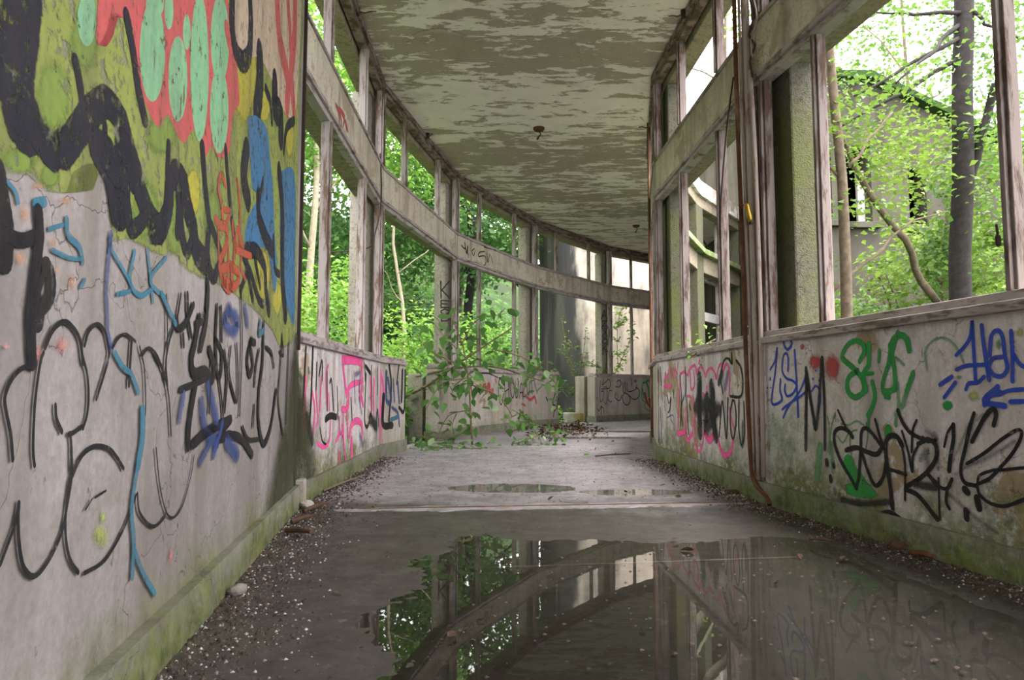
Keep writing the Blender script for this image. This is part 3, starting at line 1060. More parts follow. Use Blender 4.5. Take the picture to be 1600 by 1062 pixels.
e = empty('sapling', (2.9, 5.2, -.2))
tag(e, 'thin crooked sapling crossing in front of the annex window', 'tree')
px_stem('trunk', e, (1470, 480, 5.6), (1335, 260, 5.0), .032, .022, 'bark', .08, 8.0)
px_stem('branch', e, (1300, 455, 4.9), (1425, 345, 5.0), .016, .008, 'bark', .05, 9.)
px_stem('branch', e, (1425, 345, 5.0), (1480, 330, 5.2), .008, .005, 'bark', .03, 9.5)
px_stem('branch', e, (1335, 260, 5.0), (1300, 180, 5.0), .02, .008, 'bark', .03, 3.5)
sp = [at_y(random.uniform(1310, 1520), random.uniform(180, 330), random.uniform(4.8, 5.8)) for i in range(40)]
sp += [at_y(random.gauss(1440, 40), random.gauss(250, 40), random.uniform(5.0, 6.0)) for i in range(24)]
foliage('foliage', e, [sprays(sp, 15, .12)], .055, 'leaf_court', .7)

e = empty('ivy_trunk', (2.35, 5.2, -.2))
tag(e, 'pale ivy-clad trunk between the algae-stained column and the mullion', 'tree')
px_stem('trunk', e, (1272, 640, 5.3), (1258, 60, 5.3), .06, .05, 'bark_pale', .05, 11.)
sp = [at_y(random.gauss(1276, 7), random.uniform(330, 520), random.uniform(5.1, 5.4)) for i in range(50)]
foliage('foliage', e, [sprays(sp, 10, .05)], .05, 'leaf_court_dark', .3)

e = empty('ivy_trunk', (4.0, 6.4, -.2))
tag(e, 'second leaning dark stem left of the big trunk', 'tree')
px_stem('trunk', e, (1462, 620, 6.0), (1490, 300, 6.2), .07, .05, 'bark', .05, 12.)
sp = [at_y(random.gauss(1480, 14), random.uniform(280, 470), random.uniform(5.7, 6.2)) for i in range(40)]
foliage('foliage', e, [sprays(sp, 12, .08)], .07, 'leaf_court_dark', .3)

for (px, Y, rad, n, mat, hh, lab) in (
        (1390, 6.4, (1.0, .7, .9), 4500, 'leaf_court_dark', .8, 'low bush below the annex windows'),
        (1575, 6.2, (.8, .8, 1.7), 4200, 'leaf_court', 1.6, 'bright leafy bush between the dark trunk and the window post'),
        (1310, 6.4, (.6, .6, .9), 3000, 'leaf_court', .8, 'bush behind the slender sapling at sill height'),
        (1480, 7.2, (1.1, .8, 1.7), 5500, 'leaf_court', 1.2, 'tall bush covering the foot of the annex wall'),
        (1400, 5.2, (.9, .5, .5), 3200, 'leaf_court', .75, 'bright low bush just outside the near sill'),
        (1640, 8.5, (1.4, 1.2, 2.6), 5000, 'leaf_court_dark', 2.2, 'tall bush at the right end of the annex')):
    shrub('courtyard_bush', lab, (at_y(px, 600, Y).x, Y), rad, n, .075, mat, hh, ncl=70)
for (px, Y, h, cr, lab) in ((1420, 15., 10.5, (1.6, 1.6, 3.4), 'thin pale tree rising behind the annex roof'), (1285, 14., 9.0, (1.7, 1.6, 2.8), 'tree behind the annex roof close to the mullion'), (1575, 14., 9.5, (1.4, 1.5, 3.6), 'tree behind the annex near the window post')):
    tree('courtyard_tree', lab, (at_y(px, 300, Y).x, Y), h, cr, 3200, .12, 'leaf_court_dark', 'bark', .08, ncl=70, spread=.32)
tree('courtyard_tree', 'tree showing in the clerestory above the pink bubble letters', (at_y(1135, 100, 12.).x, 12.), 8.5, (1.3, 1.6, 2.6), 3600, .12, 'leaf_court', 'bark', .08, ncl=70, spread=.32)


# ------------------------------------------------------------------ spray paint and marker writing on the walls
def paint(name, col, soft=.25, wear=.5, alpha=.95, dirt=.55, chip=.62):
    k = NT(name)
    uv = k.n('ShaderNodeUVMap').outputs[0]
    v = k.sep(uv)[1]
    e = k.math('SUBTRACT', 1.0, k.math('ABSOLUTE', k.math('MULTIPLY_ADD', v, 2.0, -1.0)))
    e = k.math('ADD', e, k.math('MULTIPLY', k.math('SUBTRACT', k.noise(120, 3, .8), .5), soft))
    e = k.math('ADD', e, k.math('MULTIPLY', k.math('SUBTRACT', k.noise(22, 5, .7), .5), .5))
    a = k.ramp(e, 0.0, max(soft, .02), True)
    chips = k.ramp(k.noise(24, 6, .75), chip + .03, chip - .03)
    chips2 = k.ramp(k.noise(1.0, 5, .7, k.scale(k.pos, (40, 40, 9))), .70, .60)
    wr = k.math('MULTIPLY', chips, chips2)
    a = k.math('MULTIPLY', a, k.math('MULTIPLY_ADD', k.math('SUBTRACT', wr, 1.0), wear, 1.0))
    a = k.math('MULTIPLY', a, alpha)
    c = k.mix(k.noise(5, 4, .6), col, tuple(min(1, x * 1.3 + .012) for x in col))
    dirtn = k.ramp(k.noise(1.0, 5, .65, k.scale(k.pos, (9, 9, 1.1))), .45, .75)
    c = k.mix(k.math('MULTIPLY', dirtn, dirt if max(col) > .12 else .2), c, (.11, .10, .075))
    c = k.mix(k.math('MULTIPLY', k.ramp(k.noise(48, 4, .7), .4, .8), .35), c, (.05, .05, .04))
    sh = k.bsdf(c, .6, k.bump(k.noise(60, 3, .7), .25, .004), spec=.12)
    tr = k.n('ShaderNodeBsdfTransparent').outputs[0]
    return k.done(k.n('ShaderNodeMixShader', {0: a, 1: tr, 2: sh}).outputs[0])


PC = {
    'black': paint('black_paint', (.010, .009, .012), .2, .4, 1.0),
    'ink': paint('dark_navy_paint', (.013, .013, .021), .15, .85, .95, .55, .575),
    'haze': paint('thin_black_spray', (.03, .03, .034), .8, .4, .85),
    'mist': paint('grey_overspray', (.05, .05, .055), 1.2, .4, .5),
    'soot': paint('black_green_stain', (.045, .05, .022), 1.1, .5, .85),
    'blue': paint('blue_paint', (.018, .06, .46), .3, .3),
    'sky': paint('sky_blue_paint', (.040, .140, .27), .12, .85, .95, .6, .58),
    'teal': paint('teal_paint', (.035, .16, .235), .35, .45, .9),
    'navy': paint('navy_blue_spray', (.035, .065, .20), .8, .5, .8),
    'violet': paint('violet_spray', (.20, .15, .33), .9, .4, .7),
    'green': paint('green_paint', (.020, .29, .055), .25, .4),
    'thingreen': paint('thin_green_spray', (.10, .30, .13), .8, .5, .7),
    'greenwash': paint('faint_green_wash', (.12, .30, .13), 1.6, .6, .5),
    'mint': paint('mint_green_paint', (.19, .40, .22), .10, .85, .95),
    'red': paint('dull_red_paint', (.44, .085, .085), .12, .75, .95),
    'rosered': paint('worn_red_paint', (.44, .05, .06), .8, .9, .85),
    'orange': paint('orange_red_paint', (.34, .068, .035), .35, .5),
    'apricot': paint('apricot_spray', (.58, .28, .12), 1.3, .5, .55),
    'rose': paint('rose_spray', (.62, .24, .22), 1.2, .4, .7),
    'pink': paint('hot_pink_paint', (.90, .09, .31), .35, .5, .95, .35),
    'lime': paint('lime_spray', (.36, .44, .08), 1.0, .5, .75),
    'yellow': paint('mustard_paint', (.36, .33, .045), .3, .7, .9),
    'olive': paint('olive_green_paint', (.21, .25, .06), .5, .75, .95, .8, .565),
    'moss': paint('grass_green_paint', (.17, .25, .05), .6, .75, .9),
    'beige': paint('pinkish_beige_paint', (.46, .36, .27), .4, .8, .9),
}


class Face:
    """flat paintable face: origin, two in-plane axes, normal towards the viewer"""
    def __init__(self, p0, n, parent):
        self.p0 = Vector(p0); self.n = Vector(n).normalized(); self.parent = parent
        self.az = Vector((0, 0, 1)); self.as_ = self.n.cross(self.az).normalized()
        self.k = 0

    def hit(self, px, py):
        q = on_plane(px, py, self.p0, self.n)
        d = q - self.p0
        return d.dot(self.as_), d.dot(self.az), (q - EYE).dot(Vector((0, math.cos(PITCH), math.sin(PITCH))))

    def world(self, s, z, lift):
        return self.p0 + self.as_ * s + self.az * z + self.n * lift


def wface(wf, parent):
    return Face(wf.P(0, 0, 0), -wf.o, parent)


def catmull(P, step):
    P = [np.array(p, float) for p in P]
    if len(P) < 3:
        n = max(2, int(np.linalg.norm(P[-1][:2] - P[0][:2]) / step) + 1)
        return [P[0] + (P[-1] - P[0]) * i / n for i in range(n + 1)]
    Q = [2 * P[0] - P[1]] + P + [2 * P[-1] - P[-2]]
    out = []
    for i in range(1, len(Q) - 2):
        a, b, c, d = Q[i - 1:i + 3]
        n = max(2, min(24, int(np.linalg.norm(c[:2] - b[:2]) / step) + 1))
        for j in range(n):
            t = j / n
            out.append(.5 * (2 * b + (c - a) * t + (2 * a - 5 * b + 4 * c - d) * t * t + (3 * b - a - 3 * c + d) * t ** 3))
    out.append(P[-1])
    return out


def tag_paint(face, label, colour, tile, strokes=(), fills=(), w=5.0, name='graffiti'):
    """strokes: lists of points (optionally preceded by a width in photo pixels); painted as ribbons lying on the wall"""
    ox, oy, sc = tile
    face.k += 1
    v = []; f = []; uv = []
    depth = .0021 + face.k * .00012
    cnt = 0
    for st in strokes:
        ww = w
        if isinstance(st[0], (int, float)): ww, st = st[0], st[1:]
        P = [face.hit(ox + x / sc, oy + y / sc) for x, y in st]
        if len(P) == 1:
            s, z, d = P[0]; P = [(s - .0004, z, d), (s + .0004, z, d)]
        md = sum(p[2] for p in P) / len(P)
        hw = ww * .5 * md / FPX * {'haze': 1.5, 'pink': 1.3, 'soot': 1.4, 'navy': 1.3, 'thingreen': 1.3, 'violet': 1.4, 'black': 1.1}.get(colour, 1.1)
        if face is fs and (tile in (TB, TF) or tile == TD and colour != 'ink'): hw *= 1.3
        if tile == TH: hw *= 1.25
        C = catmull(P, max(hw * .7, .006))
        lift = depth + cnt * .000006; cnt += 1
        rows = []
        n = len(C)
        T = []
        for i in range(n):
            t = C[min(i + 1, n - 1)][:2] - C[max(i - 1, 0)][:2]
            L = np.linalg.norm(t); T.append(t / L if L > 1e-9 else np.array([1., 0.]))
        for a in (88, 60, 30): rows.append((C[0][:2] - T[0] * hw * math.sin(math.radians(a)), T[0], hw * math.cos(math.radians(a)) + 1e-5))
        for i in range(n): rows.append((C[i][:2], T[i], hw))
        for a in (30, 60, 88): rows.append((C[-1][:2] + T[-1] * hw * math.sin(math.radians(a)), T[-1], hw * math.cos(math.radians(a)) + 1e-5))
        b = len(v)
        for c, t, h in rows:
            nn = np.array([-t[1], t[0]])
            for e in (-1, 1):
                q = c + nn * h * e
                v.append(tuple(face.world(q[0], q[1], lift)))
        for i in range(len(rows) - 1):
            a = b + 2 * i
            f.append((a, a + 1, a + 3, a + 2)); uv.append(((0, 0), (0, 1), (0, 1), (0, 0)))
    for fl in fills:
        if len(fl) == 4 and not isinstance(fl[0], tuple):           # ellipse cx cy rx ry
            cx, cy, rx, ry = fl
            fl = [(cx + rx * math.cos(t), cy + ry * math.sin(t)) for t in np.linspace(0, 2 * math.pi, 28, endpoint=False)]
        P = [np.array(face.hit(ox + x / sc, oy + y / sc)[:2]) for x, y in fl]
        P = catmull([(*p, 0) for p in P + [P[0]]], .05)[:-1]
        P = [p[:2] for p in P]
        c0 = sum(P) / len(P)
        b = len(v)
        lift = depth + cnt * .000006; cnt += 1
        inner = [c0 + (p - c0) * (.93 if colour in ('olive', 'red', 'mint', 'sky', 'beige') else .12) for p in P]
        for p in P + inner: v.append(tuple(face.world(p[0], p[1], lift)))
        m = len(P)
        f.append(tuple(range(b + m, b + 2 * m))); uv.append(tuple((0, .5) for _ in range(m)))
        for i in range(m):
            j = (i + 1) % m
            f.append((b + i, b + j, b + m + j, b + m + i)); uv.append(((0, 0), (0, 0), (0, .5), (0, .5)))
    me = bpy.data.meshes.new(name)
    me.from_pydata(v, [], f)
    lay = me.uv_layers.new(name='UVMap')
    flat = [c for u in uv for p in u for c in p]
    lay.data.foreach_set('uv', flat)
    me.update()
    o = link(name, me, PC[colour], face.parent)
    o['label'] = label
    return o


PX = (0, 0, 1)
TA = (0, 0, 4.248); TB = (240, 0, 4.248); TC = (0, 240, 4.248); TD = (240, 240, 4.248); TE = (0, 480, 4.248); TF = (240, 460, 4.248); TG = (0, 700, 3.54); TH = (455, 540, 5.589)
RA = (1190, 490, 5.057); RBt = (1390, 490, 5.057); RC = (1270, 630, 5.057); RD = (1390, 630, 5.057); RE = (1025, 550, 6.247); RF = (730, 570, 8.85); RG = (915, 570, 10.617); RH = (680, 370, 7.08)

# ---- the tall solid wall
fs = wface(SOLID, solid_panel)
tag_paint(fs, 'old olive green paint over the upper wall', 'olive', PX, fills=[
    [(-60, -60), (465, -60), (466, 200), (464, 400), (462, 520), (440, 545), (425, 520), (400, 490), (375, 470), (345, 450), (320, 440), (290, 425), (275, 410), (262, 392), (250, 402), (230, 395), (190, 375), (168, 380), (165, 320), (150, 255), (112, 268), (100, 300), (60, 298), (30, 268), (-30, 250), (-70, 180)]])
tag_paint(fs, 'grass green patches', 'moss', PX, fills=[(80, 150, 32, 70), (25, 250, 35, 26), (75, 275, 20, 22), (130, 60, 30, 60), (225, 330, 26, 60), (270, 350, 18, 60), (330, 340, 16, 60), (250, 210, 30, 40)])
tag_paint(fs, 'mustard yellow patches', 'yellow', PX, fills=[(380, 110, 22, 90), (354, 20, 10, 34), (412, 165, 10, 28), (452, 215, 7, 35), (432, 465, 8, 30), (300, 300, 12, 40), (410, 430, 12, 45), (10, 40, 10, 45)])
tag_paint(fs, 'pinkish beige paint patch high by the wall end', 'beige', PX, fills=[[(362, -40), (466, -40), (464, 150), (455, 185), (440, 170), (425, 130), (405, 92), (385, 90), (366, 60)], (375, 50, 9, 40)])
tag_paint(fs, 'red background of the mint green bubble letters', 'red', PX, fills=[
    [(153, -30), (146, 54), (150, 70), (163, 50), (172, 20), (188, 26), (205, 42), (207, 94), (226, 165), (242, 198), (250, 194), (261, 178), (273, 207), (287, 224), (301, 202), (320, 245), (329, 226), (339, 245), (357, 240), (361, 188), (371, 153), (358, 71), (344, -30)]])
tag_paint(fs, 'mint green bubble letters', 'mint', PX, fills=[(236, 80, 20, 79), (276, 123, 15, 67), (290, 50, 6, 28), (262, 16, 7, 30), (310, 105, 14.5, 116), (342, 62, 14.5, 70), (341, 172, 14.5, 68), (133, 30, 15, 42), (240, 6, 14, 22)])
tag_paint(fs, 'red outline loops high by the wall end', 'red', TB, [[30, (815, -20), (830, 250), (870, 440), (890, 560), (880, 690)], [22, (885, -20), (900, 180), (905, 300)], [30, (935, -20), (930, 250), (910, 480), (925, 700)], [22, (480, 200), (530, 420), (550, 640)]])
tag_paint(fs, 'black loops beside the mint letters', 'ink', TB, [[26, (515, -20), (515, 200), (545, 350), (590, 410), (630, 350), (640, 180), (635, 0)], [40, (700, 380), (700, 560), (680, 740)], [14, (740, 590), (770, 680), (780, 800)], [34, (800, 560), (800, 720), (840, 760), (840, 900)], [12, (930, 800), (880, 850), (860, 1000)]])
tag_paint(fs, 'sky blue painted block near the wall end', 'sky', PX, fills=[
    [(385, 182), (400, 181), (416, 202), (421, 250), (425, 287), (428, 362), (432, 420), (428, 460), (421, 410), (414, 388), (391, 387), (381, 378), (386, 341), (405, 301), (393, 294), (389, 240)],
    [(436, 268), (455, 262), (461, 300), (460, 420), (459, 505), (450, 490), (441, 440), (437, 380)]])
tag_paint(fs, 'black outlines around the blue block', 'ink', TD, [[30, (690, 280), (690, 400), (710, 480), (740, 560), (780, 640)], [14, (720, 180), (690, 330)], [34, (830, 130), (850, 400), (850, 800), (870, 1062)], [24, (610, 640), (680, 650), (730, 750), (740, 900), (760, 1040)], [40, (610, -20), (590, 150), (620, 300)], [14, (790, 560), (800, 760), (830, 800)], [10, (745, 290)]])
tag_paint(fs, 'huge dark navy lettering across the upper wall', 'ink', TA, [
    [105, (150, -60), (125, 180), (95, 420), (100, 640), (150, 800)], [58, (110, 760), (230, 880), (330, 1000), (430, 960)],
    [52, (420, 1000), (520, 850), (600, 730), (690, 680), (770, 760), (820, 880), (850, 1062), (870, 1180)],
    [26, (830, 110), (870, 330), (910, 600), (950, 790)], [22, (485, 400), (510, 520), (540, 700)], [18, (600, 850), (640, 1000), (690, 1100)], [18, (685, 840), (680, 960)]])
tag_paint(fs, 'dark navy letter bodies dropping to the white plaster', 'ink', TC, [
    [60, (640, -40), (720, 100), (760, 300), (770, 380)], [60, (700, 0), (800, 180), (790, 380)], [50, (800, -60), (870, 60), (920, 250), (990, 430), (1050, 510)], [30, (830, 340), (850, 480), (880, 500), (960, 420)], [40, (290, -20), (340, 40)]])
tag_paint(fs, 'dark navy zigzag lettering in the middle of the wall', 'ink', TD, [
    [44, (-10, 510), (50, 480), (85, 360), (100, 190), (135, 140)], [46, (135, 140), (190, 200), (210, 330), (250, 480), (275, 640), (345, 730)], [26, (150, 200), (160, 360), (150, 520)], [26, (165, 380), (180, 540), (210, 650), (240, 600)],
    [24, (315, -40), (340, 280), (360, 450), (350, 600), (350, 720), (390, 820), (420, 760)], [20, (375, 480), (420, 600), (450, 700)], [18, (90, -60), (80, 140)], [18, (470, -30), (490, 200), (510, 430), (540, 620)], [18, (350, 830), (350, 1000), (330, 1062)],
    [16, (590, 680), (640, 800), (690, 960), (720, 1000)], [14, (660, 660), (700, 880)], [14, (610, 800), (570, 900)], [16, (620, 800), (650, 960)]])
tag_paint(fs, 'orange red scribble', 'orange', TD, [
    [9, (470, 210), (440, 140), (420, 230), (440, 330), (460, 470), (500, 390), (460, 370)], [14, (405, 440), (430, 470), (480, 500), (470, 620), (430, 720), (440, 800)], [9, (550, 180), (565, 350), (560, 600)], [10, (515, 460), (530, 600), (580, 640), (550, 500), (530, 640), (520, 760)],
    [14, (450, 760), (510, 760), (500, 900), (450, 840), (530, 880), (560, 800), (500, 740)], [9, (480, 560), (490, 700), (480, 900)], [8, (590, 600), (570, 740), (600, 830)], [8, (420, 480), (425, 700)], [10, (545, 640), (640, 680)]])
tag_paint(fs, 'teal letters DLK', 'teal', TC, [
    [9, (715, 560), (740, 660), (800, 760), (850, 860), (850, 910), (765, 932)], [10, (880, 650), (850, 800), (870, 900), (930, 940), (1000, 895)], [9, (967, 640), (990, 850), (1003, 980)], [9, (1090, 690), (985, 840), (1090, 960)], [9, (720, 560), (715, 640)]])
tag_paint(fs, 'teal dabs beside the black scribble', 'teal', TC, [[20, (220, 330), (270, 320)], [14, (425, 440), (435, 540), (510, 620), (530, 710)], [9, (310, 500), (400, 470)], [10, (20, 180), (80, 250), (100, 320)], [9, (520, 880), (545, 840)], [9, (330, 640), (440, 690), (530, 700)]])
tag_paint(fs, 'long indigo drip line', 'navy', TC, [[14, (720, 540), (705, 700), (690, 900), (695, 1062), (700, 1180), (725, 1290)]])
tag_paint(fs, 'orange spray dabs at the edge of the photo', 'apricot', TC, fills=[(140, 400, 50, 80), (330, 590, 50, 45), (110, 690, 60, 70), (460, 850, 40, 70), (350, 780, 30, 40), (230, 215, 60, 30), (420, 310, 60, 35)])
tag_paint(fs, 'rose spray dabs', 'rose', TE, fills=[(390, 250, 60, 80), (230, 300, 40, 90), (20, 260, 30, 30)])
tag_paint(fs, 'pink and lime dabs low on the wall', 'rose', TG, fills=[(935, 595, 22, 60)])
tag_paint(fs, 'lime dab', 'lime', TG, fills=[(556, 380, 22, 50), (540, 490, 60, 80)])
tag_paint(fs, 'thick soft black scribble at the edge of the photo', 'black', TC, [
    [44, (-40, 120), (-10, 350), (20, 520), (10, 700)], [26, (20, 540), (120, 575), (215, 545)], [28, (232, 390), (240, 540), (215, 760), (195, 960), (180, 1110), (190, 1380)], [30, (285, 745), (320, 830), (310, 950), (250, 1030), (230, 1120)], [16, (290, 760), (240, 880), (220, 1000)]])
tag_paint(fs, 'large black outlined bubble letters low on the wall', 'black', TE, [
    [9, (185, 395), (120, 405), (50, 480), (5, 600), (20, 720), (45, 850), (58, 1010)], [9, (275, 265), (330, 150), (400, 95), (460, 130), (510, 220), (530, 370)], [8, (265, 300), (245, 360), (215, 560), (200, 750), (195, 950), (205, 1050)],
    [8, (525, 320), (558, 450), (567, 600), (555, 720), (530, 800)], [8, (540, 250), (570, 155), (625, 112), (670, 150), (695, 230), (702, 330), (660, 480), (620, 605)], [6, (730, 265), (770, 200), (820, 180), (882, 225)], [9, (855, 230), (845, 400), (838, 515)],
    [5, (910, 260), (940, 400), (950, 600), (948, 710)], [6, (930, 315), (970, 270), (1020, 310), (1062, 400)], [9, (345, 650), (352, 740), (388, 825)], [8, (435, 840), (465, 832), (520, 792)], [8, (445, 850), (452, 950), (448, 1070)]])
tag_paint(fs, 'black bubble letter curves at the foot of the wall', 'black', TG, [
    [9, (375, 0), (378, 150), (350, 330), (320, 470), (250, 620), (170, 708), (110, 660), (85, 540), (78, 400), (82, 305)], [9, (80, 330), (50, 450), (-20, 640)], [8, (375, 170), (430, 50), (500, -8), (580, 0), (630, 50), (668, 112)],
    [8, (370, 170), (345, 350), (345, 500), (370, 620), (415, 688)], [7, (450, 690), (540, 640), (600, 570), (680, 420), (738, 260)], [4, (455, 340), (490, 285)], [4, (510, 272), (570, 235)], [6, (745, 250), (760, 360), (830, 432), (890, 392), (906, 350)],
    [4, (850, 0), (870, 200), (905, 350), (950, 382), (1000, 310), (1045, 150), (1062, 40)]])
tag_paint(fs, 'thin black curve beside the crowded tags', 'black', TF, [[5, (-10, 395), (50, 520), (85, 680), (100, 930)], [4, (70, 0), (75, 300), (55, 560)]])
tag_paint(fs, 'teal drip running down to the plinth', 'teal', TE, [[12, (745, 310), (800, 400), (850, 440), (900, 560)], [22, (930, 690), (928, 860), (900, 1040)], [16, (900, 1040), (880, 1150), (855, 1350), (870, 1560), (860, 1780)], [12, (870, 1600), (930, 1760), (1010, 1900)]])
tag_paint(fs, 'crowded black tags in the middle of the wall', 'black', TF, [
    [14, (350, -40), (335, 180), (300, 350)], [9, (210, 0), (215, 150), (235, 275)], [10, (250, 70), (200, 190), (150, 225), (140, 160)], [8, (180, 270), (185, 335)], [6, (165, 0), (140, 150), (90, 300), (65, 450), (75, 600)],
    [14, (290, 160), (260, 330), (240, 430), (255, 520), (330, 510), (375, 570), (390, 480), (360, 370)], [9, (310, 180), (270, 190)], [16, (270, 570), (240, 740), (220, 880), (215, 1000)], [9, (165, 630), (240, 600), (330, 560)],
    [9, (410, 80), (400, 300), (412, 520), (435, 530), (440, 380), (400, 300)], [8, (436, 90), (440, 300)], [8, (460, 380), (475, 560), (460, 770)], [6, (500, 350), (490, 520), (530, 700)], [6, (540, 330), (548, 520), (540, 710), (500, 600)], [5, (570, -20), (577, 300), (570, 560), (560, 800)],
    [9, (640, 300), (612, 430), (628, 535), (650, 460), (632, 320), (665, 320)], [10, (722, 200), (715, 450), (690, 650), (690, 850), (722, 990), (770, 880), (805, 640)], [6, (740, 350), (775, 390), (790, 480)], [7, (690, 370), (670, 480), (660, 600)],
    [12, (410, 960), (500, 935), (580, 965), (645, 1062)], [10, (430, 930), (495, 840)], [14, (250, 990), (350, 905), (500, 830)], [6, (845, 270), (832, 500), (820, 700), (850, 930)], [6, (890, 330), (880, 600), (870, 850)], [5, (845, 280), (855, 400), (830, 380)],
    [7, (420, 540), (440, 700), (450, 820)], [6, (360, 380), (370, 480), (355, 780)], [6, (580, 880), (620, 960), (690, 960)], [7, (660, 740), (650, 870)]])
tag_paint(fs, 'soft navy spray between the tags', 'navy', TF, [[20, (490, 100), (460, 190), (530, 240), (550, 170), (500, 120)], [26, (310, 760), (330, 900), (400, 980)], [26, (360, 640), (400, 800)], [24, (480, 990), (540, 1060)], [18, (180, 690), (160, 800)], [16, (600, 100), (610, 180)], [16, (350, 1010), (300, 1100)], [18, (440, 880), (390, 1040)]])
tag_paint(fs, 'teal arrow dab', 'teal', TF, [[10, (40, 0), (90, 110), (130, 190)], [10, (700, 180), (690, 260), (720, 240)]])
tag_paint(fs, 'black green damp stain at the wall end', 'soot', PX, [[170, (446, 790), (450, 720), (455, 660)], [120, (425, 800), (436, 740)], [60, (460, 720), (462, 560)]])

# ---- near dado on the window side
fr = wface(RB[1], dado_R[1].children[0])
tag_paint(fr, 'smudged green wash below the tags', 'greenwash', RA, fills=[(280, 870, 110, 120), (400, 1000, 80, 140), (120, 900, 130, 260), (200, 1040, 160, 160)])
tag_paint(fr, 'bright green smear under the black lettering', 'green', RC, [[26, (290, 470), (330, 560), (400, 650)]], fills=[[(250, 640), (400, 600), (510, 690), (515, 750), (380, 750), (270, 720)], (600, 230, 34, 70)])
tag_paint(fr, 'thin green scribble behind the black lettering', 'thingreen', RC, [[4, (120, 110), (135, 200), (125, 380)], [4, (180, 80), (150, 200), (135, 400)], [4, (230, 160), (290, 170), (350, 140), (405, 170)], [4, (350, 210), (310, 230), (300, 330), (320, 480)], [4, (200, 260), (240, 310), (280, 250)], [5, (430, 160), (440, 250), (425, 350)], [12, (150, 330), (160, 520)], [18, (60, 360), (40, 560)]])
tag_paint(fr, 'dull red stencilled roses', 'rosered', RA, fills=[(425, 385, 66, 80), (565, 425, 84, 140), (325, 262, 24, 34)])
tag_paint(fr, 'blue lettering beside the rusty pipes', 'blue', RA, [
    [5, (208, 185), (235, 210), (238, 250), (208, 282), (182, 250), (180, 210), (208, 185)], [4.5, (72, 440), (110, 370), (126, 270), (112, 450), (84, 700), (160, 685), (148, 600), (152, 520)],
    [4.5, (212, 450), (212, 350), (195, 312), (172, 350), (166, 450), (200, 510), (250, 530), (278, 570), (250, 630), (205, 650), (185, 600), (190, 560)], [5, (263, 290), (280, 550), (292, 810)], [4.5, (355, 430), (350, 500), (300, 620), (210, 740), (175, 820)], [4.5, (168, 755), (215, 715), (300, 660), (350, 620)],
    [4, (400, 610), (430, 570), (460, 600), (470, 680), (450, 800)], [4, (72, 508), (72, 518)], [3, (52, 585)], [3, (78, 585)], [4.5, (410, 515)], [4, (460, 525)], [4.5, (432, 450)]])
tag_paint(fr, 'tall black letter M over the blue lettering', 'haze', RA, [[8, (356, 440), (355, 700), (352, 1062)], [8, (362, 470), (395, 700), (430, 910), (455, 700), (482, 360)], [7, (484, 360), (500, 700), (504, 1062)]])
tag_paint(fr, 'tall black M strokes', 'black', RA, [[6, (358, 470), (357, 700), (353, 1000)], [6, (364, 500), (398, 720), (430, 880)], [5, (486, 400), (500, 700), (504, 1040)]])
tag_paint(fr, 'green fat lettering', 'green', RA, [
    [9, (780, 375), (818, 280), (770, 215), (690, 240), (640, 330), (660, 370)], [10, (650, 360), (740, 440), (800, 520), (810, 610), (745, 660), (685, 610), (690, 510), (760, 450)], [10, (850, 240), (850, 400), (810, 480), (830, 600)], [7, (935, 290), (930, 375)], [7, (790, 480), (880, 470)], [9, (880, 540), (900, 660), (860, 780), (845, 800)], [5, (850, 780), (848, 900)],
    [9, (1080, 150), (1020, 360), (965, 540), (970, 620), (1010, 660)], [8, (970, 610), (1060, 600)]])
tag_paint(fr, 'green fat lettering, right half', 'green', RBt, [[11, (5, 380), (25, 220), (90, 170), (140, 200), (160, 285)], [10, (10, 250), (40, 420), (50, 560), (30, 600)], [6, (30, 600), (-30, 660)]])
tag_paint(fr, 'soft green stroke running off the fat lettering', 'thingreen', RBt, [[11, (190, 475), (150, 580), (110, 720)], [9, (60, 790), (55, 870)], [9, (70, 560), (80, 760)], [6, (60, 350), (115, 400)]])
tag_paint(fr, 'soft green stroke head', 'green', RBt, [[9, (190, 475), (160, 560), (140, 610)]], [(465, 725, 45, 42)])
tag_paint(fr, 'thin green arc', 'thingreen', RBt, [[5, (302, 440), (290, 300), (340, 220), (420, 190), (500, 225), (560, 310), (590, 380)]], [(870, 240, 30, 55), (560, 500, 30, 20)])
tag_paint(fr, 'pale yellow spray dab', 'lime', RBt, fills=[(670, 650, 60, 60), (1040, 150, 40, 50)])
tag_paint(fr, 'blue letters H A and underlining arrow', 'blue', RBt, [
    [7, (535, 325), (600, 260), (645, 180), (660, 60), (670, 250), (682, 430), (688, 540)], [7, (538, 440), (620, 410), (780, 402)], [8, (735, 95), (752, 250), (780, 430), (795, 520)], [8, (800, 330), (812, 180), (858, 132), (900, 180), (920, 330), (938, 430), (900, 490), (835, 485), (795, 425), (825, 355), (900, 340)],
    [8, (968, 140), (980, 350), (978, 530)], [8, (985, 320), (1040, 400), (1100, 430)], [7, (612, 595), (635, 548), (700, 545), (752, 500)], [8, (408, 558), (495, 500)], [7, (440, 660), (525, 545)], [10, (860, 580), (755, 690), (915, 728)], [10, (760, 715), (800, 650), (880, 625)], [7, (870, 640), (960, 605), (1120, 595)], [8, (965, 695), (1120, 690)]])
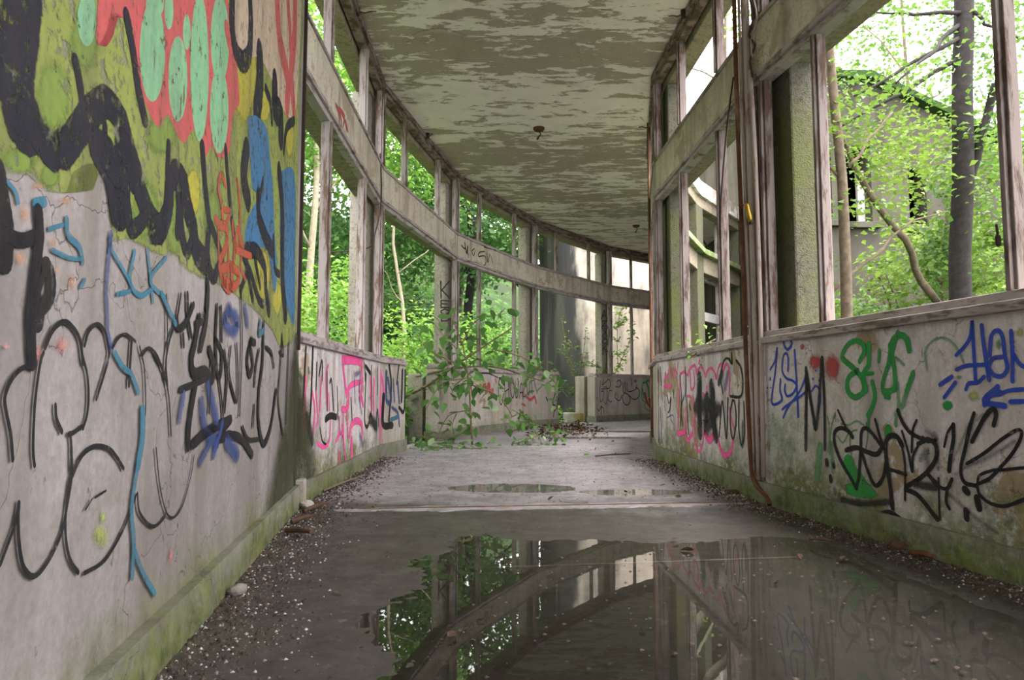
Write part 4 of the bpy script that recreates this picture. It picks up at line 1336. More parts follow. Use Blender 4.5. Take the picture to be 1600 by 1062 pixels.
tag_paint(fr, 'black lettering GEARK sprawling over the dado', 'black', RC, [
    [4.5, (205, 55), (255, 165), (320, 275)], [7, (320, 265), (290, 222), (230, 195), (180, 225), (178, 320), (230, 460), (300, 580), (350, 670)], [7, (352, 670), (372, 560), (385, 350), (390, 230), (420, 195), (470, 230), (530, 310), (560, 350)], [8, (270, 368), (350, 350), (440, 385), (510, 402), (552, 350)], [6, (500, 130), (530, 240), (560, 340)],
    [7, (395, 390), (440, 530), (500, 648), (560, 590), (585, 470)], [9, (635, 820), (622, 680), (592, 470), (582, 330), (610, 262), (670, 262), (712, 330)], [5, (700, 300), (735, 470), (735, 760)], [6, (590, 515), (660, 535), (742, 560)], [5, (712, 220), (760, 380), (792, 540), (800, 420), (850, 312)],
    [8, (840, 320), (920, 285), (978, 330), (985, 420), (930, 520), (840, 600), (750, 655)], [8, (740, 680), (830, 720), (910, 810), (990, 915)], [6, (920, 560), (1000, 645)], [8, (555, 868), (620, 862), (720, 930), (830, 1040), (860, 1070)], [9, (115, 455), (117, 480)], [7, (168, 485), (170, 500)], [8, (145, 580), (148, 610)]])
tag_paint(fr, 'soft black underline below the lettering', 'haze', RC, [[11, (250, 765), (400, 790), (620, 775)], [14, (830, 640), (960, 660)]])
tag_paint(fr, 'black double W loops at the end of the lettering', 'black', RD, [
    [7, (72, 55), (110, 150), (170, 230), (270, 285)], [5, (220, 135), (190, 220), (182, 380)], [6, (310, 565), (390, 650), (460, 672), (500, 600)], [4, (395, 590), (400, 800), (405, 915)], [6, (462, 680), (455, 780), (480, 830)], [5, (440, 340), (468, 230), (510, 165)], [8, (512, 170), (512, 280), (490, 420), (478, 530)],
    [8, (660, 300), (760, 110), (822, 45), (850, 85), (832, 170)], [7, (675, 80), (640, 200), (600, 380), (575, 480), (575, 570), (610, 630), (690, 650)], [5, (700, 650), (720, 570), (820, 530), (900, 525), (1100, 505)], [6, (700, 640), (800, 590), (880, 510), (990, 380), (1052, 250), (1020, 210), (900, 280), (760, 390), (620, 475)],
    [6, (700, 640), (720, 720), (800, 785), (920, 810), (1100, 750)], [12, (605, 680), (622, 700)], [12, (700, 750), (715, 825)], [11, (612, 850), (617, 905)], [6, (270, 270), (310, 300), (370, 290)]])
tag_paint(fr, 'grey overspray trailing from the lettering', 'mist', RD, [[10, (480, 530), (540, 380), (640, 170)], [14, (480, 720), (560, 790), (700, 910), (840, 1010)], [20, (260, 420), (300, 370), (310, 480)], [20, (370, 270), (385, 480)], [18, (320, 230), (360, 260)], [14, (620, 500), (780, 430), (980, 310)], [8, (700, 130), (740, 90)]])

# ---- dado with pink bubble letters
fp = wface(RB[2], dado_R[2].children[0])
tag_paint(fp, 'violet spray at the far edge of the dado', 'violet', RE, [[9, (45, 170), (55, 300)], [7, (45, 560), (60, 860)], [3, (150, 480), (140, 620), (170, 700)], [3, (110, 640), (170, 620), (180, 760)], [3, (80, 360), (90, 560)], [14, (700, 230), (680, 330)]])
tag_paint(fp, 'hot pink bubble letters', 'pink', RE, [
    [4.2, (240, 215), (280, 190), (310, 225), (330, 165), (380, 130), (395, 200)], [4.2, (400, 200), (440, 140), (475, 200), (490, 240), (500, 190), (540, 155), (575, 200), (590, 260), (610, 160), (640, 110), (655, 180), (690, 115), (715, 180), (718, 420)], [4.2, (240, 215), (228, 400), (218, 620), (212, 800)], [8, (215, 790), (250, 790), (290, 770)], [4, (290, 540), (292, 760)],
    [4, (305, 430), (345, 440), (370, 520), (378, 640), (360, 760), (385, 900), (425, 965), (460, 880), (470, 720)], [7, (290, 800), (315, 860), (350, 800)], [11, (490, 810), (525, 860), (560, 820)], [7, (600, 820), (640, 960), (690, 1010), (740, 950), (755, 850)], [4, (768, 760), (740, 660), (720, 545)], [4, (460, 400), (490, 420), (500, 330)], [7, (530, 320), (545, 350)],
    [4, (335, 200), (345, 360), (378, 320), (372, 180)], [4, (420, 100), (430, 80)], [4, (385, 560), (380, 800)]])
tag_paint(fp, 'small pink tag', 'pink', RE, [[2.4, (95, 190), (110, 250), (140, 150), (150, 250), (170, 160), (190, 250), (195, 160), (205, 210), (217, 110)], [5, (80, 335), (150, 330)], [2, (90, 200), (85, 300), (110, 240), (130, 300)]])
tag_paint(fp, 'black overpainted blotches across the pink letters', 'haze', RE, [[26, (425, 300), (420, 500), (430, 740)], [26, (545, 370), (550, 560), (580, 780)], [26, (400, 530), (480, 520), (600, 560)], [26, (500, 500), (490, 740), (560, 640)], [14, (620, 280), (640, 220)]])
tag_paint(fp, 'black letters over the pink ones', 'black', RE, [[3.2, (288, 150), (295, 300), (290, 430)], [3, (235, 230), (250, 450), (240, 720)], [3, (275, 430), (245, 560), (265, 720)], [3, (300, 450), (320, 800)], [4, (330, 520), (340, 560)], [4, (620, 820), (650, 480), (690, 840), (705, 450)], [4, (750, 470), (728, 600), (735, 780), (760, 840), (785, 650), (770, 490), (750, 470)],
    [4, (812, 470), (812, 750), (840, 910), (868, 780), (860, 490)], [4, (655, 400), (635, 250), (660, 100), (700, 60), (740, 110)], [4, (740, 10), (745, 110), (720, 60)], [5, (785, 80), (830, 150), (850, 300), (830, 430), (730, 430)], [2.5, (110, 420), (130, 500), (150, 440), (135, 560), (120, 590)], [2.5, (170, 370), (175, 440)], [18, (430, 330), (425, 520), (435, 680)], [18, (560, 400), (555, 600), (575, 760)], [3, (25, 180), (30, 880)]])
tag_paint(fp, 'soft black green stain low by the pipes', 'soot', RE, [[10, (850, 700), (845, 900)]])

# ---- dado below the first outer window
fl = wface(LB[1], dado_L[1].children[0])
fl2 = wface(LB[2], dado_L[2].children[0])


def tag_both(face, label, colour, tile, strokes):
    mx = lambda st: max(p[0] for p in st if not isinstance(p, (int, float)))
    one = [st for st in strokes if mx(st) <= 770]; two = [st for st in strokes if mx(st) > 770]
    if one: tag_paint(fl, label, colour, tile, one)
    if two: tag_paint(fl2, label + ' by the doorway', colour, tile, two)

tag_both(fl, 'hot pink dripping letters', 'pink', TH, [
    [8, (445, 115), (465, 300), (480, 430)], [10, (450, 125), (540, 125), (612, 145)], [8, (612, 140), (618, 300), (610, 420), (625, 510)], [7, (480, 420), (520, 345), (605, 315)], [7, (440, 555), (490, 545), (500, 430)], [8, (510, 770), (525, 690), (570, 655), (615, 690), (618, 780)], [10, (525, 830), (530, 960), (530, 1062)], [5, (390, 830), (430, 760), (450, 800), (440, 700)], [5, (230, 850), (285, 885), (330, 820), (340, 660)],
    [6, (125, 280), (120, 500), (122, 690)], [12, (110, 640), (128, 690)], [5, (180, 400), (205, 560), (190, 760)], [4, (215, 400), (232, 620), (220, 700)], [4, (262, 270), (250, 560)], [4, (320, 170), (300, 260), (305, 500)], [4, (450, 600), (462, 900), (480, 1030)], [4, (480, 500), (495, 800)], [7, (690, 290), (700, 560)], [7, (722, 300), (720, 570)], [7, (770, 230), (778, 600)], [5, (780, 230), (812, 400)], [4, (785, 640), (770, 830)], [4, (410, 930), (430, 1050), (470, 1062)], [5, (590, 320), (600, 480)], [4, (325, 420), (330, 560)], [4, (420, 620), (410, 800)]])
tag_both(fl, 'black drips and letters over the pink', 'black', TH, [
    [7, (125, 20), (105, 400), (70, 820)], [7, (188, 0), (170, 500), (152, 720)], [4, (222, 150), (215, 380)], [4, (262, 130), (240, 260)], [4, (270, 140), (268, 300)], [4, (310, 230), (312, 560)], [4, (335, 320), (350, 305), (368, 560)], [9, (300, 640), (340, 612), (390, 622)], [6, (650, 180), (690, 240)], [5, (652, 250), (640, 650), (668, 700), (692, 600), (732, 720), (752, 560), (762, 700)], [4, (700, 180), (703, 560)], [4, (750, 200), (750, 420)],
    [9, (805, 440), (800, 680), (880, 695)], [5, (855, 170), (872, 350), (852, 650)], [4, (940, 160), (920, 330)], [6, (970, 220), (962, 480)], [4, (640, 160), (645, 300)], [4, (520, 460), (530, 640)], [3, (400, 360), (405, 640)], [3, (250, 720), (270, 830), (300, 860)], [5, (995, 220), (985, 560), (940, 540)]])
tag_both(fl, 'navy blue scribble at the doorway end', 'navy', TH, [[8, (830, 240), (830, 470), (870, 480), (845, 300)], [6, (880, 540), (930, 590), (942, 690)], [6, (930, 330), (942, 490)], [5, (890, 300), (900, 480)]])
tag_paint(fl, 'violet letters inside the pink', 'violet', TH, [[8, (560, 250), (600, 245), (590, 380)], [7, (590, 460), (612, 580)], [10, (600, 790), (620, 860)], [6, (415, 640), (425, 760)], [6, (545, 240), (555, 480)]])
tag_both(fl, 'teal dab by the doorway', 'teal', TH, [[6, (870, 645), (925, 622)], [6, (150, 200), (152, 230)]])
tag_paint(fl, 'soft black spray at the foot of the dado', 'haze', TH, [[30, (60, 600), (60, 760)], [20, (140, 650), (170, 800)], [16, (690, 640), (740, 700)]])
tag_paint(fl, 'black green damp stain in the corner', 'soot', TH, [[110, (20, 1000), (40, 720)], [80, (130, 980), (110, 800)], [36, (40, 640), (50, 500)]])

# ---- dado behind the fallen branch
f3 = wface(LB[3], dado_L[3].children[0])
tag_paint(f3, 'faded red scribble', 'red', RF, [[7, (180, 260), (200, 360), (240, 250), (260, 380), (300, 260), (310, 370), (350, 350)], [4, (390, 200), (400, 240)], [5, (800, 420), (870, 480), (930, 440), (950, 520)], [4, (760, 540), (800, 560)], [4, (50, 250), (60, 400)]])
tag_paint(f3, 'faded orange scribble', 'apricot', RF, [[10, (180, 500), (240, 480), (230, 560)], [6, (50, 240), (130, 230)]])
tag_paint(f3, 'black lettering CHOU along the dado', 'black', RF, [
    [2.2, (490, 260), (480, 190), (440, 220), (430, 350), (440, 480), (472, 545), (500, 400)], [2.2, (515, 180), (522, 520)], [2.2, (572, 190), (575, 535)], [2, (520, 370), (575, 330)], [2, (612, 180), (590, 260), (600, 390), (632, 455), (650, 330), (625, 190)], [2, (660, 250), (670, 440), (700, 420), (712, 230)], [2, (720, 460), (745, 250), (770, 470)], [2, (725, 380), (770, 380)], [2, (800, 260), (770, 420), (800, 440)],
    [2, (820, 250), (830, 400), (860, 380), (865, 240)], [2, (880, 170), (900, 400)], [2, (910, 160), (985, 470)], [2, (1000, 210), (990, 440)], [3, (1040, 200), (1030, 420), (1060, 420)], [2, (200, 115), (300, 120), (420, 175)], [3, (440, 180), (510, 185)]])
f4 = wface(LB[4], dado_L[4].children[0])
tag_paint(f4, 'black scrawl beside the far doorway', 'black', RF, [[2.4, (1090, 450), (1110, 490)], [2.2, (1215, 390), (1180, 530), (1215, 560)], [2.4, (1240, 440), (1230, 490)], [2.2, (1260, 430), (1235, 610)], [4, (1180, 600), (1210, 620)], [2, (1200, 640), (1190, 720)]])
f5 = wface(LB[5], dado_L[5].children[0])
f4b = wface(LB[4], dado_L[4].children[2])
tag_paint(f4b, 'black bubble letters on the far grey dado', 'black', RG, [
    [1.4, (245, 270), (235, 420), (240, 600), (280, 580), (300, 440), (260, 440)], [1.4, (300, 250), (280, 330), (380, 240), (410, 300), (390, 380), (260, 400)], [1.3, (300, 370), (350, 380), (350, 600), (330, 650), (300, 600)], [1.4, (390, 440), (370, 560), (410, 615), (450, 560), (440, 440), (400, 420)], [1.4, (430, 260), (460, 330), (470, 560), (490, 560)], [1.4, (250, 690), (300, 720), (300, 800)], [1.4, (190, 720), (225, 760), (260, 680), (255, 830)]])
tag_paint(f5, 'black bubble letters continued on the farthest dado', 'black', RG, [
    [1.4, (520, 280), (560, 250), (590, 300), (560, 360), (500, 360)], [1.4, (500, 460), (490, 540), (560, 590), (600, 500)], [1.4, (620, 300), (625, 440), (660, 450), (650, 280)], [1.4, (640, 470), (610, 540), (640, 640), (700, 660), (740, 590), (710, 500), (660, 470)], [1.4, (690, 300), (690, 420), (740, 440), (830, 400), (850, 330)], [1.4, (700, 490), (800, 570), (880, 530), (890, 420), (830, 370)], [1.4, (760, 230), (770, 350)]])
tag_paint(f5, 'orange and green tag half hidden by the thin pole', 'orange', RG, [[5, (980, 470), (1000, 560), (1030, 640), (1100, 720)], [7, (1060, 580), (1090, 640)], [6, (1110, 300), (1130, 380)]])
tag_paint(f5, 'green part of the orange tag', 'green', RG, [[3, (960, 300), (1000, 290), (1040, 380), (1050, 520)], [3, (940, 400), (960, 540)], [1.6, (1020, 280), (950, 290), (930, 420), (930, 560), (990, 620), (980, 690), (1030, 750), (1100, 760)]])
tag_paint(f5, 'violet dabs', 'violet', RG, fills=[(825, 265, 35, 35), (1030, 260, 35, 30)])

# ---- writing on columns and beams
def col_face(i, name_i):
    t = (LB[i - 1].t + LB[i].t).normalized()
    c = [o for o in COL.objects if o.name.startswith('concrete_column')][name_i]
    p = Vector((*LP[i], 0)) - t * .172
    fc = Face(p, -t, c)
    fc.k = -8
    return fc


fk = col_face(3, 2)
tag_paint(fk, 'black letters K E O P running down the column', 'black', RH, [
    [2.2, (62, 490), (66, 678)], [2.2, (158, 490), (70, 592)], [2.2, (72, 585), (162, 680)], [2.2, (66, 702), (66, 778)], [2.2, (66, 702), (148, 706)], [2.2, (66, 740), (132, 742)], [2.2, (66, 778), (150, 782)],
    [2.2, (108, 796), (62, 826), (108, 858), (160, 826), (108, 796)], [2.2, (68, 970), (70, 874)], [2.2, (70, 874), (128, 872), (152, 898), (128, 926), (72, 928)]], name='lettering')
fa = col_face(5, 4)
TZ = (700, 360, 3.122)
tag_paint(fa, 'black letters A Z V O C K running down the far column', 'black', TZ, [
    [1.8, (748, 432), (764, 390)], [1.8, (764, 390), (776, 430)], [1.6, (752, 416), (774, 414)], [1.8, (750, 440), (776, 440)], [1.8, (776, 440), (752, 466)], [1.8, (752, 466), (778, 466)], [1.8, (750, 473), (765, 497)], [1.8, (765, 497), (780, 472)],
    [1.8, (765, 500), (753, 512), (765, 525), (777, 512), (765, 500)], [1.8, (778, 532), (757, 534), (757, 550), (778, 553)], [1.8, (755, 558), (756, 606)], [1.8, (778, 556), (757, 574)], [1.8, (757, 574), (780, 590)]], name='lettering')


def beam_face(wf, lab):
    b = [o for o in COL.objects if o.name.startswith('concrete_beam') and o['label'] == lab][0]
    fc = wface(wf, [c for c in b.children if c.name.startswith('beam_face')][0])
    return fc


fb = beam_face(LB[3], 'beam carrying a black scrawl, above the third window of the outer wall')
tag_paint(fb, 'black scrawl on the beam', 'black', RH, [[2.4, (290, 95), (330, 130), (325, 60), (345, 180), (360, 100), (355, 190)], [1.6, (370, 180), (365, 230)], [1.8, (430, 130), (405, 160), (425, 210), (440, 150)], [2, (545, 160), (490, 170), (480, 215), (540, 210), (560, 250), (540, 315), (440, 280)], [2, (570, 180), (580, 280), (600, 190)], [1.6, (610, 200), (635, 290)], [2.4, (540, 110), (610, 130)]])
fb1 = beam_face(LB[1], 'beam with red scrawl above the pink graffiti dado')
tag_paint(fb1, 'red scrawl on the beam', 'red', (455, 0, 5.31), [[6, (370, 870), (390, 920), (400, 1010)], [5, (395, 890), (440, 960), (430, 1050)], [5, (405, 920), (440, 990), (460, 1080)], [5, (380, 900), (410, 970), (420, 1090)], [5, (450, 1000), (470, 1090)]])


# ------------------------------------------------------------------ leafy branches lying in the doorway: every leaf its own piece
def leaf_mesh(name='leaf'):
    """ovate leaf, 1 m long, folded along the midrib"""
    prof = [(0, 0), (.18, .20), (.42, .29), (.70, .19), (1, 0)]
    v = [(x, 0, -.10 * x * x) for x, _ in prof]
    lft = [(x, y, .06 - .10 * x * x) for x, y in prof[1:-1]]
    rgt = [(x, -y, .06 - .10 * x * x) for x, y in prof[1:-1]]
    v += lft + rgt
    f = []
    for k in (5, 8):
        a, b, c = k, k + 1, k + 2
        q = [(0, 1, a), (1, 2, b, a), (2, 3, c, b), (3, 4, c)]
        f += [t if k == 8 else t[::-1] for t in q]
    me = bpy.data.meshes.new(name); me.from_pydata(v, [], f); me.update()
    me.polygons.foreach_set('use_smooth', [True] * len(me.polygons))
    return me


def obj_leaf_mat(name, a, b, c):
    k = NT(name)
    r = k.n('ShaderNodeObjectInfo').outputs['Random']
    col = k.mix(r, a, b)
    col = k.mix(k.ramp(r, .75, 1.0), col, c)
    d = k.bsdf(col, .42, None, spec=.4)
    t = k.n('ShaderNodeBsdfTranslucent', {'Color': k.mix(.4, col, c)}).outputs[0]
    return k.done(k.n('ShaderNodeMixShader', {0: .35, 1: d, 2: t}).outputs[0])


M['leaf_single'] = obj_leaf_mat('single_broad_leaf', (.055, .17, .03), (.12, .27, .05), (.30, .42, .20))
LEAF = leaf_mesh(); LEAF.materials.append(M['leaf_single'])


def add_leaves(pts, size, rnd, droop=.5):
    for e, p in pts:
        o = bpy.data.objects.new('leaf', LEAF)
        COL.objects.link(o)
        s = size * rnd.uniform(.65, 1.25)
        o.parent = e
        o.matrix_parent_inverse = parent_inv(e)
        o.location = p
        o.rotation_euler = (rnd.gauss(0, .5), rnd.gauss(droop, .45), rnd.uniform(0, 6.283))
        o.scale = (s, s, s)


def px_curve(pts):
    P = catmull([tuple(at_y(*p)) for p in pts], .06)
    return [Vector(p) for p in P]


def leafy(name, label, base, stems, nleaf, size, seed, spread=.05, bark='wood', r=.012, cat='branch', droop=.5, zmin=.02):
    e = empty(name, base); tag(e, label, cat)
    rnd = random.Random(seed)
    L = []
    for k, st in enumerate(stems):
        rr, leafy_w, pts = st
        C = px_curve(pts)
        mb = MB(); n = len(C)
        mb.tube(C, [rr * (1 - .6 * i / n) for i in range(n)], 6)
        L += [(leafy_w, C, mb.build('stem', M[bark], e, True))]
    tot = sum(w * len(c) for w, c, _ in L)
    out = []
    for w, C, so in L:
        for i in range(int(nleaf * w * len(C) / tot)):
            p = C[rnd.randrange(len(C))]
            q = Vector((p.x + rnd.gauss(0, spread), p.y + rnd.gauss(0, spread), max(zmin, p.z + rnd.gauss(0, spread) - .01)))
            out.append((so, q))
    add_leaves(out, size, rnd, droop)
    return e


leafy('fallen_branch', 'large leafy branch leaning in through the near doorway of the outer wall', at_y(720, 690, 7.7), [
    (.020, .5, [(600, 632, 8.3), (660, 606, 8.0), (720, 565, 7.8), (800, 512, 7.6)]), (.014, .9, [(650, 588, 8.0), (700, 577, 7.9), (770, 573, 7.9), (850, 596, 8.1)]),
    (.013, .9, [(738, 700, 7.5), (735, 640, 7.6), (728, 560, 7.7), (705, 490, 7.8)]), (.010, 1.3, [(715, 570, 7.8), (670, 545, 7.9), (650, 520, 8.0)]), (.009, 1.2, [(770, 545, 7.7), (820, 560, 7.9), (870, 600, 8.3), (888, 622, 8.4)]),
    (.009, 1.5, [(735, 600, 7.6), (780, 620, 7.5), (800, 650, 7.5)]), (.008, 1.3, [(720, 540, 7.7), (745, 500, 7.7), (790, 490, 7.6)]), (.008, 1.4, [(735, 640, 7.6), (700, 650, 7.6), (680, 690, 7.6)]), (.008, 1.4, [(730, 590, 7.6), (690, 600, 7.7), (665, 640, 7.8)]), (.008, 1.3, [(728, 560, 7.7), (690, 520, 7.6), (672, 498, 7.6)])], 298, .135, 5, .085)
leafy('trailing_vine', 'leafy vine trailing over the floor at the foot of the doorway', on_z(700, 700), [
    (.008, 1, [(640, 690, 7.3), (680, 698, 7.1), (730, 700, 7.0), (770, 702, 6.95)]), (.007, 1, [(650, 680, 7.7), (690, 684, 7.6), (720, 678, 7.6)]), (.006, 1, [(640, 700, 7.0), (665, 704, 6.85), (700, 706, 6.8)])], 90, .095, 6, .055, droop=.1)
leafy('broken_sprig', 'broken leafy sprig lying on the floor below the black lettering', on_z(840, 690), [
    (.010, 1, [(812, 640, 8.1), (830, 662, 7.8), (848, 694, 7.35)]), (.006, 1.3, [(830, 662, 7.8), (860, 670, 7.7), (880, 690, 7.4)]), (.006, 1.2, [(838, 680, 7.5), (815, 690, 7.4), (800, 694, 7.35)]), (.006, .9, [(820, 650, 7.9), (800, 640, 7.9)])], 80, .085, 7, .05)

# climbing plants round the far doorway
def climber(label, stems, n, size, mat, base):
    e = empty('climbing_plant', base); tag(e, label, 'plant')
    P = []
    for st in stems:
        C = px_curve(st)
        mb = MB(); mb.tube(C, .006, 5); mb.build('stem', M['wood'], e, True)
        for c in C: P.append(tuple(c))
    P = np.array(P)
    P = P[rng.integers(0, len(P), n)] + rng.normal(size=(n, 3)) * .05
    foliage_raw(e, P, size, mat)


def foliage_raw(e, P, size, mat):
    v, t = leaves(P, size, .7, None, .3)
    o = link('foliage', arrays_mesh('foliage', v, t), M[mat], e); o['kind'] = 'stuff'


climber('feathery green climber in the far doorway before the tower', [[(905, 660, 13.3), (900, 600, 13.4), (885, 540, 13.5), (878, 500, 13.5)], [(902, 600, 13.4), (912, 550, 13.4), (915, 515, 13.4)], [(898, 585, 13.4), (880, 550, 13.5)], [(905, 565, 13.4), (930, 570, 13.3), (945, 580, 13.2)], [(900, 620, 13.4), (880, 600, 13.2), (872, 580, 13.2)], [(905, 545, 13.4), (885, 535, 13.4)], [(908, 640, 13.3), (890, 640, 13.3)]], 300, .08, 'leaf_lush', at_y(905, 662, 13.3))
climber('bright climber on the window over the bubble letters', [[(962, 582, 14.2), (972, 560, 14.2), (985, 530, 14.2), (988, 505, 14.2)], [(966, 575, 14.2), (964, 530, 14.2), (968, 490, 14.2), (978, 480, 14.2)], [(964, 510, 14.2), (976, 500, 14.2)]], 190, .10, 'leaf_bright', at_y(962, 586, 14.2))
climber('small bright weed on the sill above the pink bubble letters', [[(1098, 545, 4.72), (1108, 535, 4.72), (1118, 530, 4.7)], [(1090, 548, 4.75), (1086, 552, 4.7), (1080, 556, 4.7)]], 26, .05, 'leaf_bright', at_y(1095, 548, 4.72))

# ------------------------------------------------------------------ floor joint, kerb, blocks
def strip(name, label, a, b, wdt, z0, z1, mat, cat='strip', kind='structure'):
    a = Vector(a); b = Vector(b); d = (b - a).normalized(); n = Vector((-d.y, d.x, 0)) * wdt / 2
    mb = MB()
    mb.hexa([(*(a - n).xy, z0), (*(b - n).xy, z0), (*(b + n).xy, z0), (*(a + n).xy, z0), (*(a - n).xy, z1), (*(b - n).xy, z1), (*(b + n).xy, z1), (*(a + n).xy, z1)])
    return tag(mb.build(name, mat, bevel=.001), label, cat, kind=kind)


k = NT('pale_joint_screed')
M['screed'] = k.done(k.bsdf(k.mix(k.ramp(k.noise(12, 5, .7), .35, .65), (.40, .37, .39), (.20, .185, .18)), .5, k.bump(k.noise(40, 4), .4, .005), spec=.4))
def worn_band():
    a, b = on_z(520, 799), on_z(1175, 787)
    d = (b - a).normalized(); nn = Vector((-d.y, d.x, 0)); L = (b - a).length
    v = []; f = []; n = 90
    for i in range(n + 1):
        t = i / n; p = a + d * L * t
        k = math.sin(math.pi * min(1, max(.0, t))) ** .35
        lo = -(.075 + .05 * mnoise.noise(Vector((t * 14, 0, 0))) + .03 * mnoise.noise(Vector((t * 50, 3, 0)))) * k
        hi = (.085 + .07 * mnoise.noise(Vector((t * 11, 9, 0))) + .03 * mnoise.noise(Vector((t * 45, 5, 0)))) * k
        for q, z in ((p + nn * lo, -.004), (p + nn * lo * .9, .0068), (p + nn * hi * .9, .0068), (p + nn * hi, -.004)): v.append((q.x, q.y, z))
    for i in range(n):
        for j in range(3):
            q = i * 4 + j; f.append((q, q + 4, q + 5, q + 1))
    me = bpy.data.meshes.new('trim_1'); me.from_pydata(v, [], f); me.update()
    tag(link('trim_1', me, M['screed']), 'pale worn screed band across the floor at the expansion joint', 'threshold', kind='structure')


worn_band()
strip('trim_2', 'thin rusty metal strip set in the floor joint', on_z(560, 797), on_z(1165, 786), .012, -.01, .010, M['rust'], 'threshold')
strip('trim_3', 'thin pale joint line crossing the puddle', on_z(770, 884), on_z(1245, 868), .005, -.02, -.0032, M['screed'], 'joint')
mb = MB(); SOLID.box(mb, SOLID.len + .02, SOLID.len + .10, -.05, .02, -.05, .14)
tag(mb.build('kerb_stub', M['plaster_pale'], bevel=.008), 'pale broken kerb stub at the foot of the solid wall end', 'kerb', kind='structure')
mb = MB(); c = at_y(897, 652, 13.0)
mb.box(c.x - .20, c.x + .20, c.y - .12, c.y + .14, -.02, .17)
k = NT('mossy_block'); col = k.mix(k.ramp(k.math('ADD', k.sep()[0], k.math('MULTIPLY', k.noise(6, 4), .3)), c.x + .0, c.x + .22), (.50, .48, .46), (.20, .17, .02))
M['mossy_block'] = k.done(k.bsdf(col, .9, k.bump(k.noise(20, 4), .6, .01)))
tag(mb.build('concrete_block', M['mossy_block'], bevel=.02), 'concrete block with mustard moss standing in the far doorway', 'block')

# ------------------------------------------------------------------ pipes and ironwork
def pipe(name, label, pts, r, mat, parent=None, cat='pipe', n=10):
    mb = MB(); mb.tube(px_curve(pts), r, n)
    o = mb.build(name, M[mat], parent, True)
    if parent is None: tag(o, label, cat)
    return o


pipe('rusty_pipe', 'long rust-brown pipe running from ceiling to floor, first of the bundle', [(1146, -40, 3.72), (1151, 150, 3.72), (1158, 330, 3.72), (1165, 540, 3.72), (1172, 700, 3.72), (1177, 748, 3.70), (1188, 766, 3.64), (1199, 776, 3.58), (1203, 788, 3.54)], .012, 'rust')
pipe('wall_pipe', 'thin brown pipe just right of the long rust-brown pipe', [(1153, -40, 3.70), (1160, 200, 3.70), (1171, 480, 3.70), (1179, 740, 3.70)], .008, 'pipe_pale')
pipe('wall_pipe', 'narrow pale pipe between the brown pipe and the thick pale one', [(1158, -40, 3.70), (1165, 200, 3.70), (1175, 480, 3.70), (1183, 745, 3.70)], .008, 'pipe_pale')
pipe('wall_pipe', 'thick pale pink pipe in the middle of the bundle', [(1163, -40, 3.66), (1171, 200, 3.66), (1180, 480, 3.66), (1188, 750, 3.66)], .019, 'pipe_pale')
pipe('wall_pipe', 'grey pipe nearest the large near window', [(1172, 110, 3.60), (1180, 250, 3.60), (1188, 470, 3.60), (1193, 745, 3.60)], .012, 'pipe_pale')
pipe('old_cable', 'tangled dark cable hanging at the top of the pipe bundle', [(1172, 0, 3.60), (1178, 25, 3.58), (1170, 55, 3.60), (1180, 70, 3.56), (1172, 95, 3.60), (1176, 120, 3.58)], .006, 'cable', cat='cable', n=6)
pipe('old_cable', 'pale cable twisting beside the tangled dark cable', [(1178, 0, 3.58), (1183, 30, 3.56), (1174, 62, 3.58), (1176, 90, 3.58)], .005, 'pipe_pale', cat='cable', n=6)
pipe('old_cable', 'thin brown cable drooping across the green-tinged beam to its mullion', [(1146, 120, 3.90), (1138, 180, 3.98), (1132, 240, 4.05), (1128, 290, 4.12), (1125, 345, 4.15)], .005, 'cable', cat='cable', n=6)
pipe('old_cable', 'thin red-brown cable hanging down the first window post', [(594, 240, 5.95), (596, 290, 5.93), (594, 330, 5.92), (586, 365, 5.92), (580, 384, 5.92), (560, 390, 6.0), (515, 394, 6.2)], .006, 'cable', cat='cable', n=6)
pipe('thin_pole', 'thin yellow-brown rusty pole standing at the bend of the inner wall', [(1012, 120, 7.05), (1014, 300, 7.05), (1017, 500, 7.05), (1019, 691, 7.05)], .014, 'rust', cat='pole')
e = empty('yellow_latch', at_y(1168, 335, 3.62)); tag(e, 'yellow brass latch hanging on the pipe bundle', 'latch')
mb = MB(); a = at_y(1166, 318, 3.60); b = at_y(1173, 346, 3.60)
mb.tube([a, a.lerp(b, .1), a.lerp(b, .9), b], [.010, .014, .014, .010], 10); mb.build('barrel', M['brass'], e, True)
mb = MB(); mb.tube([at_y(1158, 321, 3.66), at_y(1168, 320, 3.60)], .006, 8); mb.build('pin', M['rust'], e, True)
mb = MB(); b2 = at_y(1174, 350, 3.60); mb.tube([b, b2], .011, 8); mb.build('tip', M['dark_iron'], e, True)


def ceiling_rose(label, px, py):
    p = on_z(px, py, Z_C)
    e = empty('ceiling_rose', p); tag(e, label, 'lamp fitting')
    mb = MB(); mb.tube([p, p - Vector((0, 0, .012)), p - Vector((0, 0, .03)), p - Vector((0, 0, .036))], [.062, .062, .05, .02], 18); mb.build('base', M['rust'], e, True)
    mb = MB(); mb.tube([p - Vector((0, 0, .03)), p + Vector((.02, 0, -.07)), p + Vector((.0, -.02, -.10)), p + Vector((-.02, -.02, -.135))], [.006, .006, .008, .012], 6); mb.build('flex', M['cable'], e, True)


ceiling_rose('nearer rusty ceiling lamp base with dangling flex', 842, 200)
ceiling_rose('farther rusty ceiling lamp base with dangling flex', 994, 352)


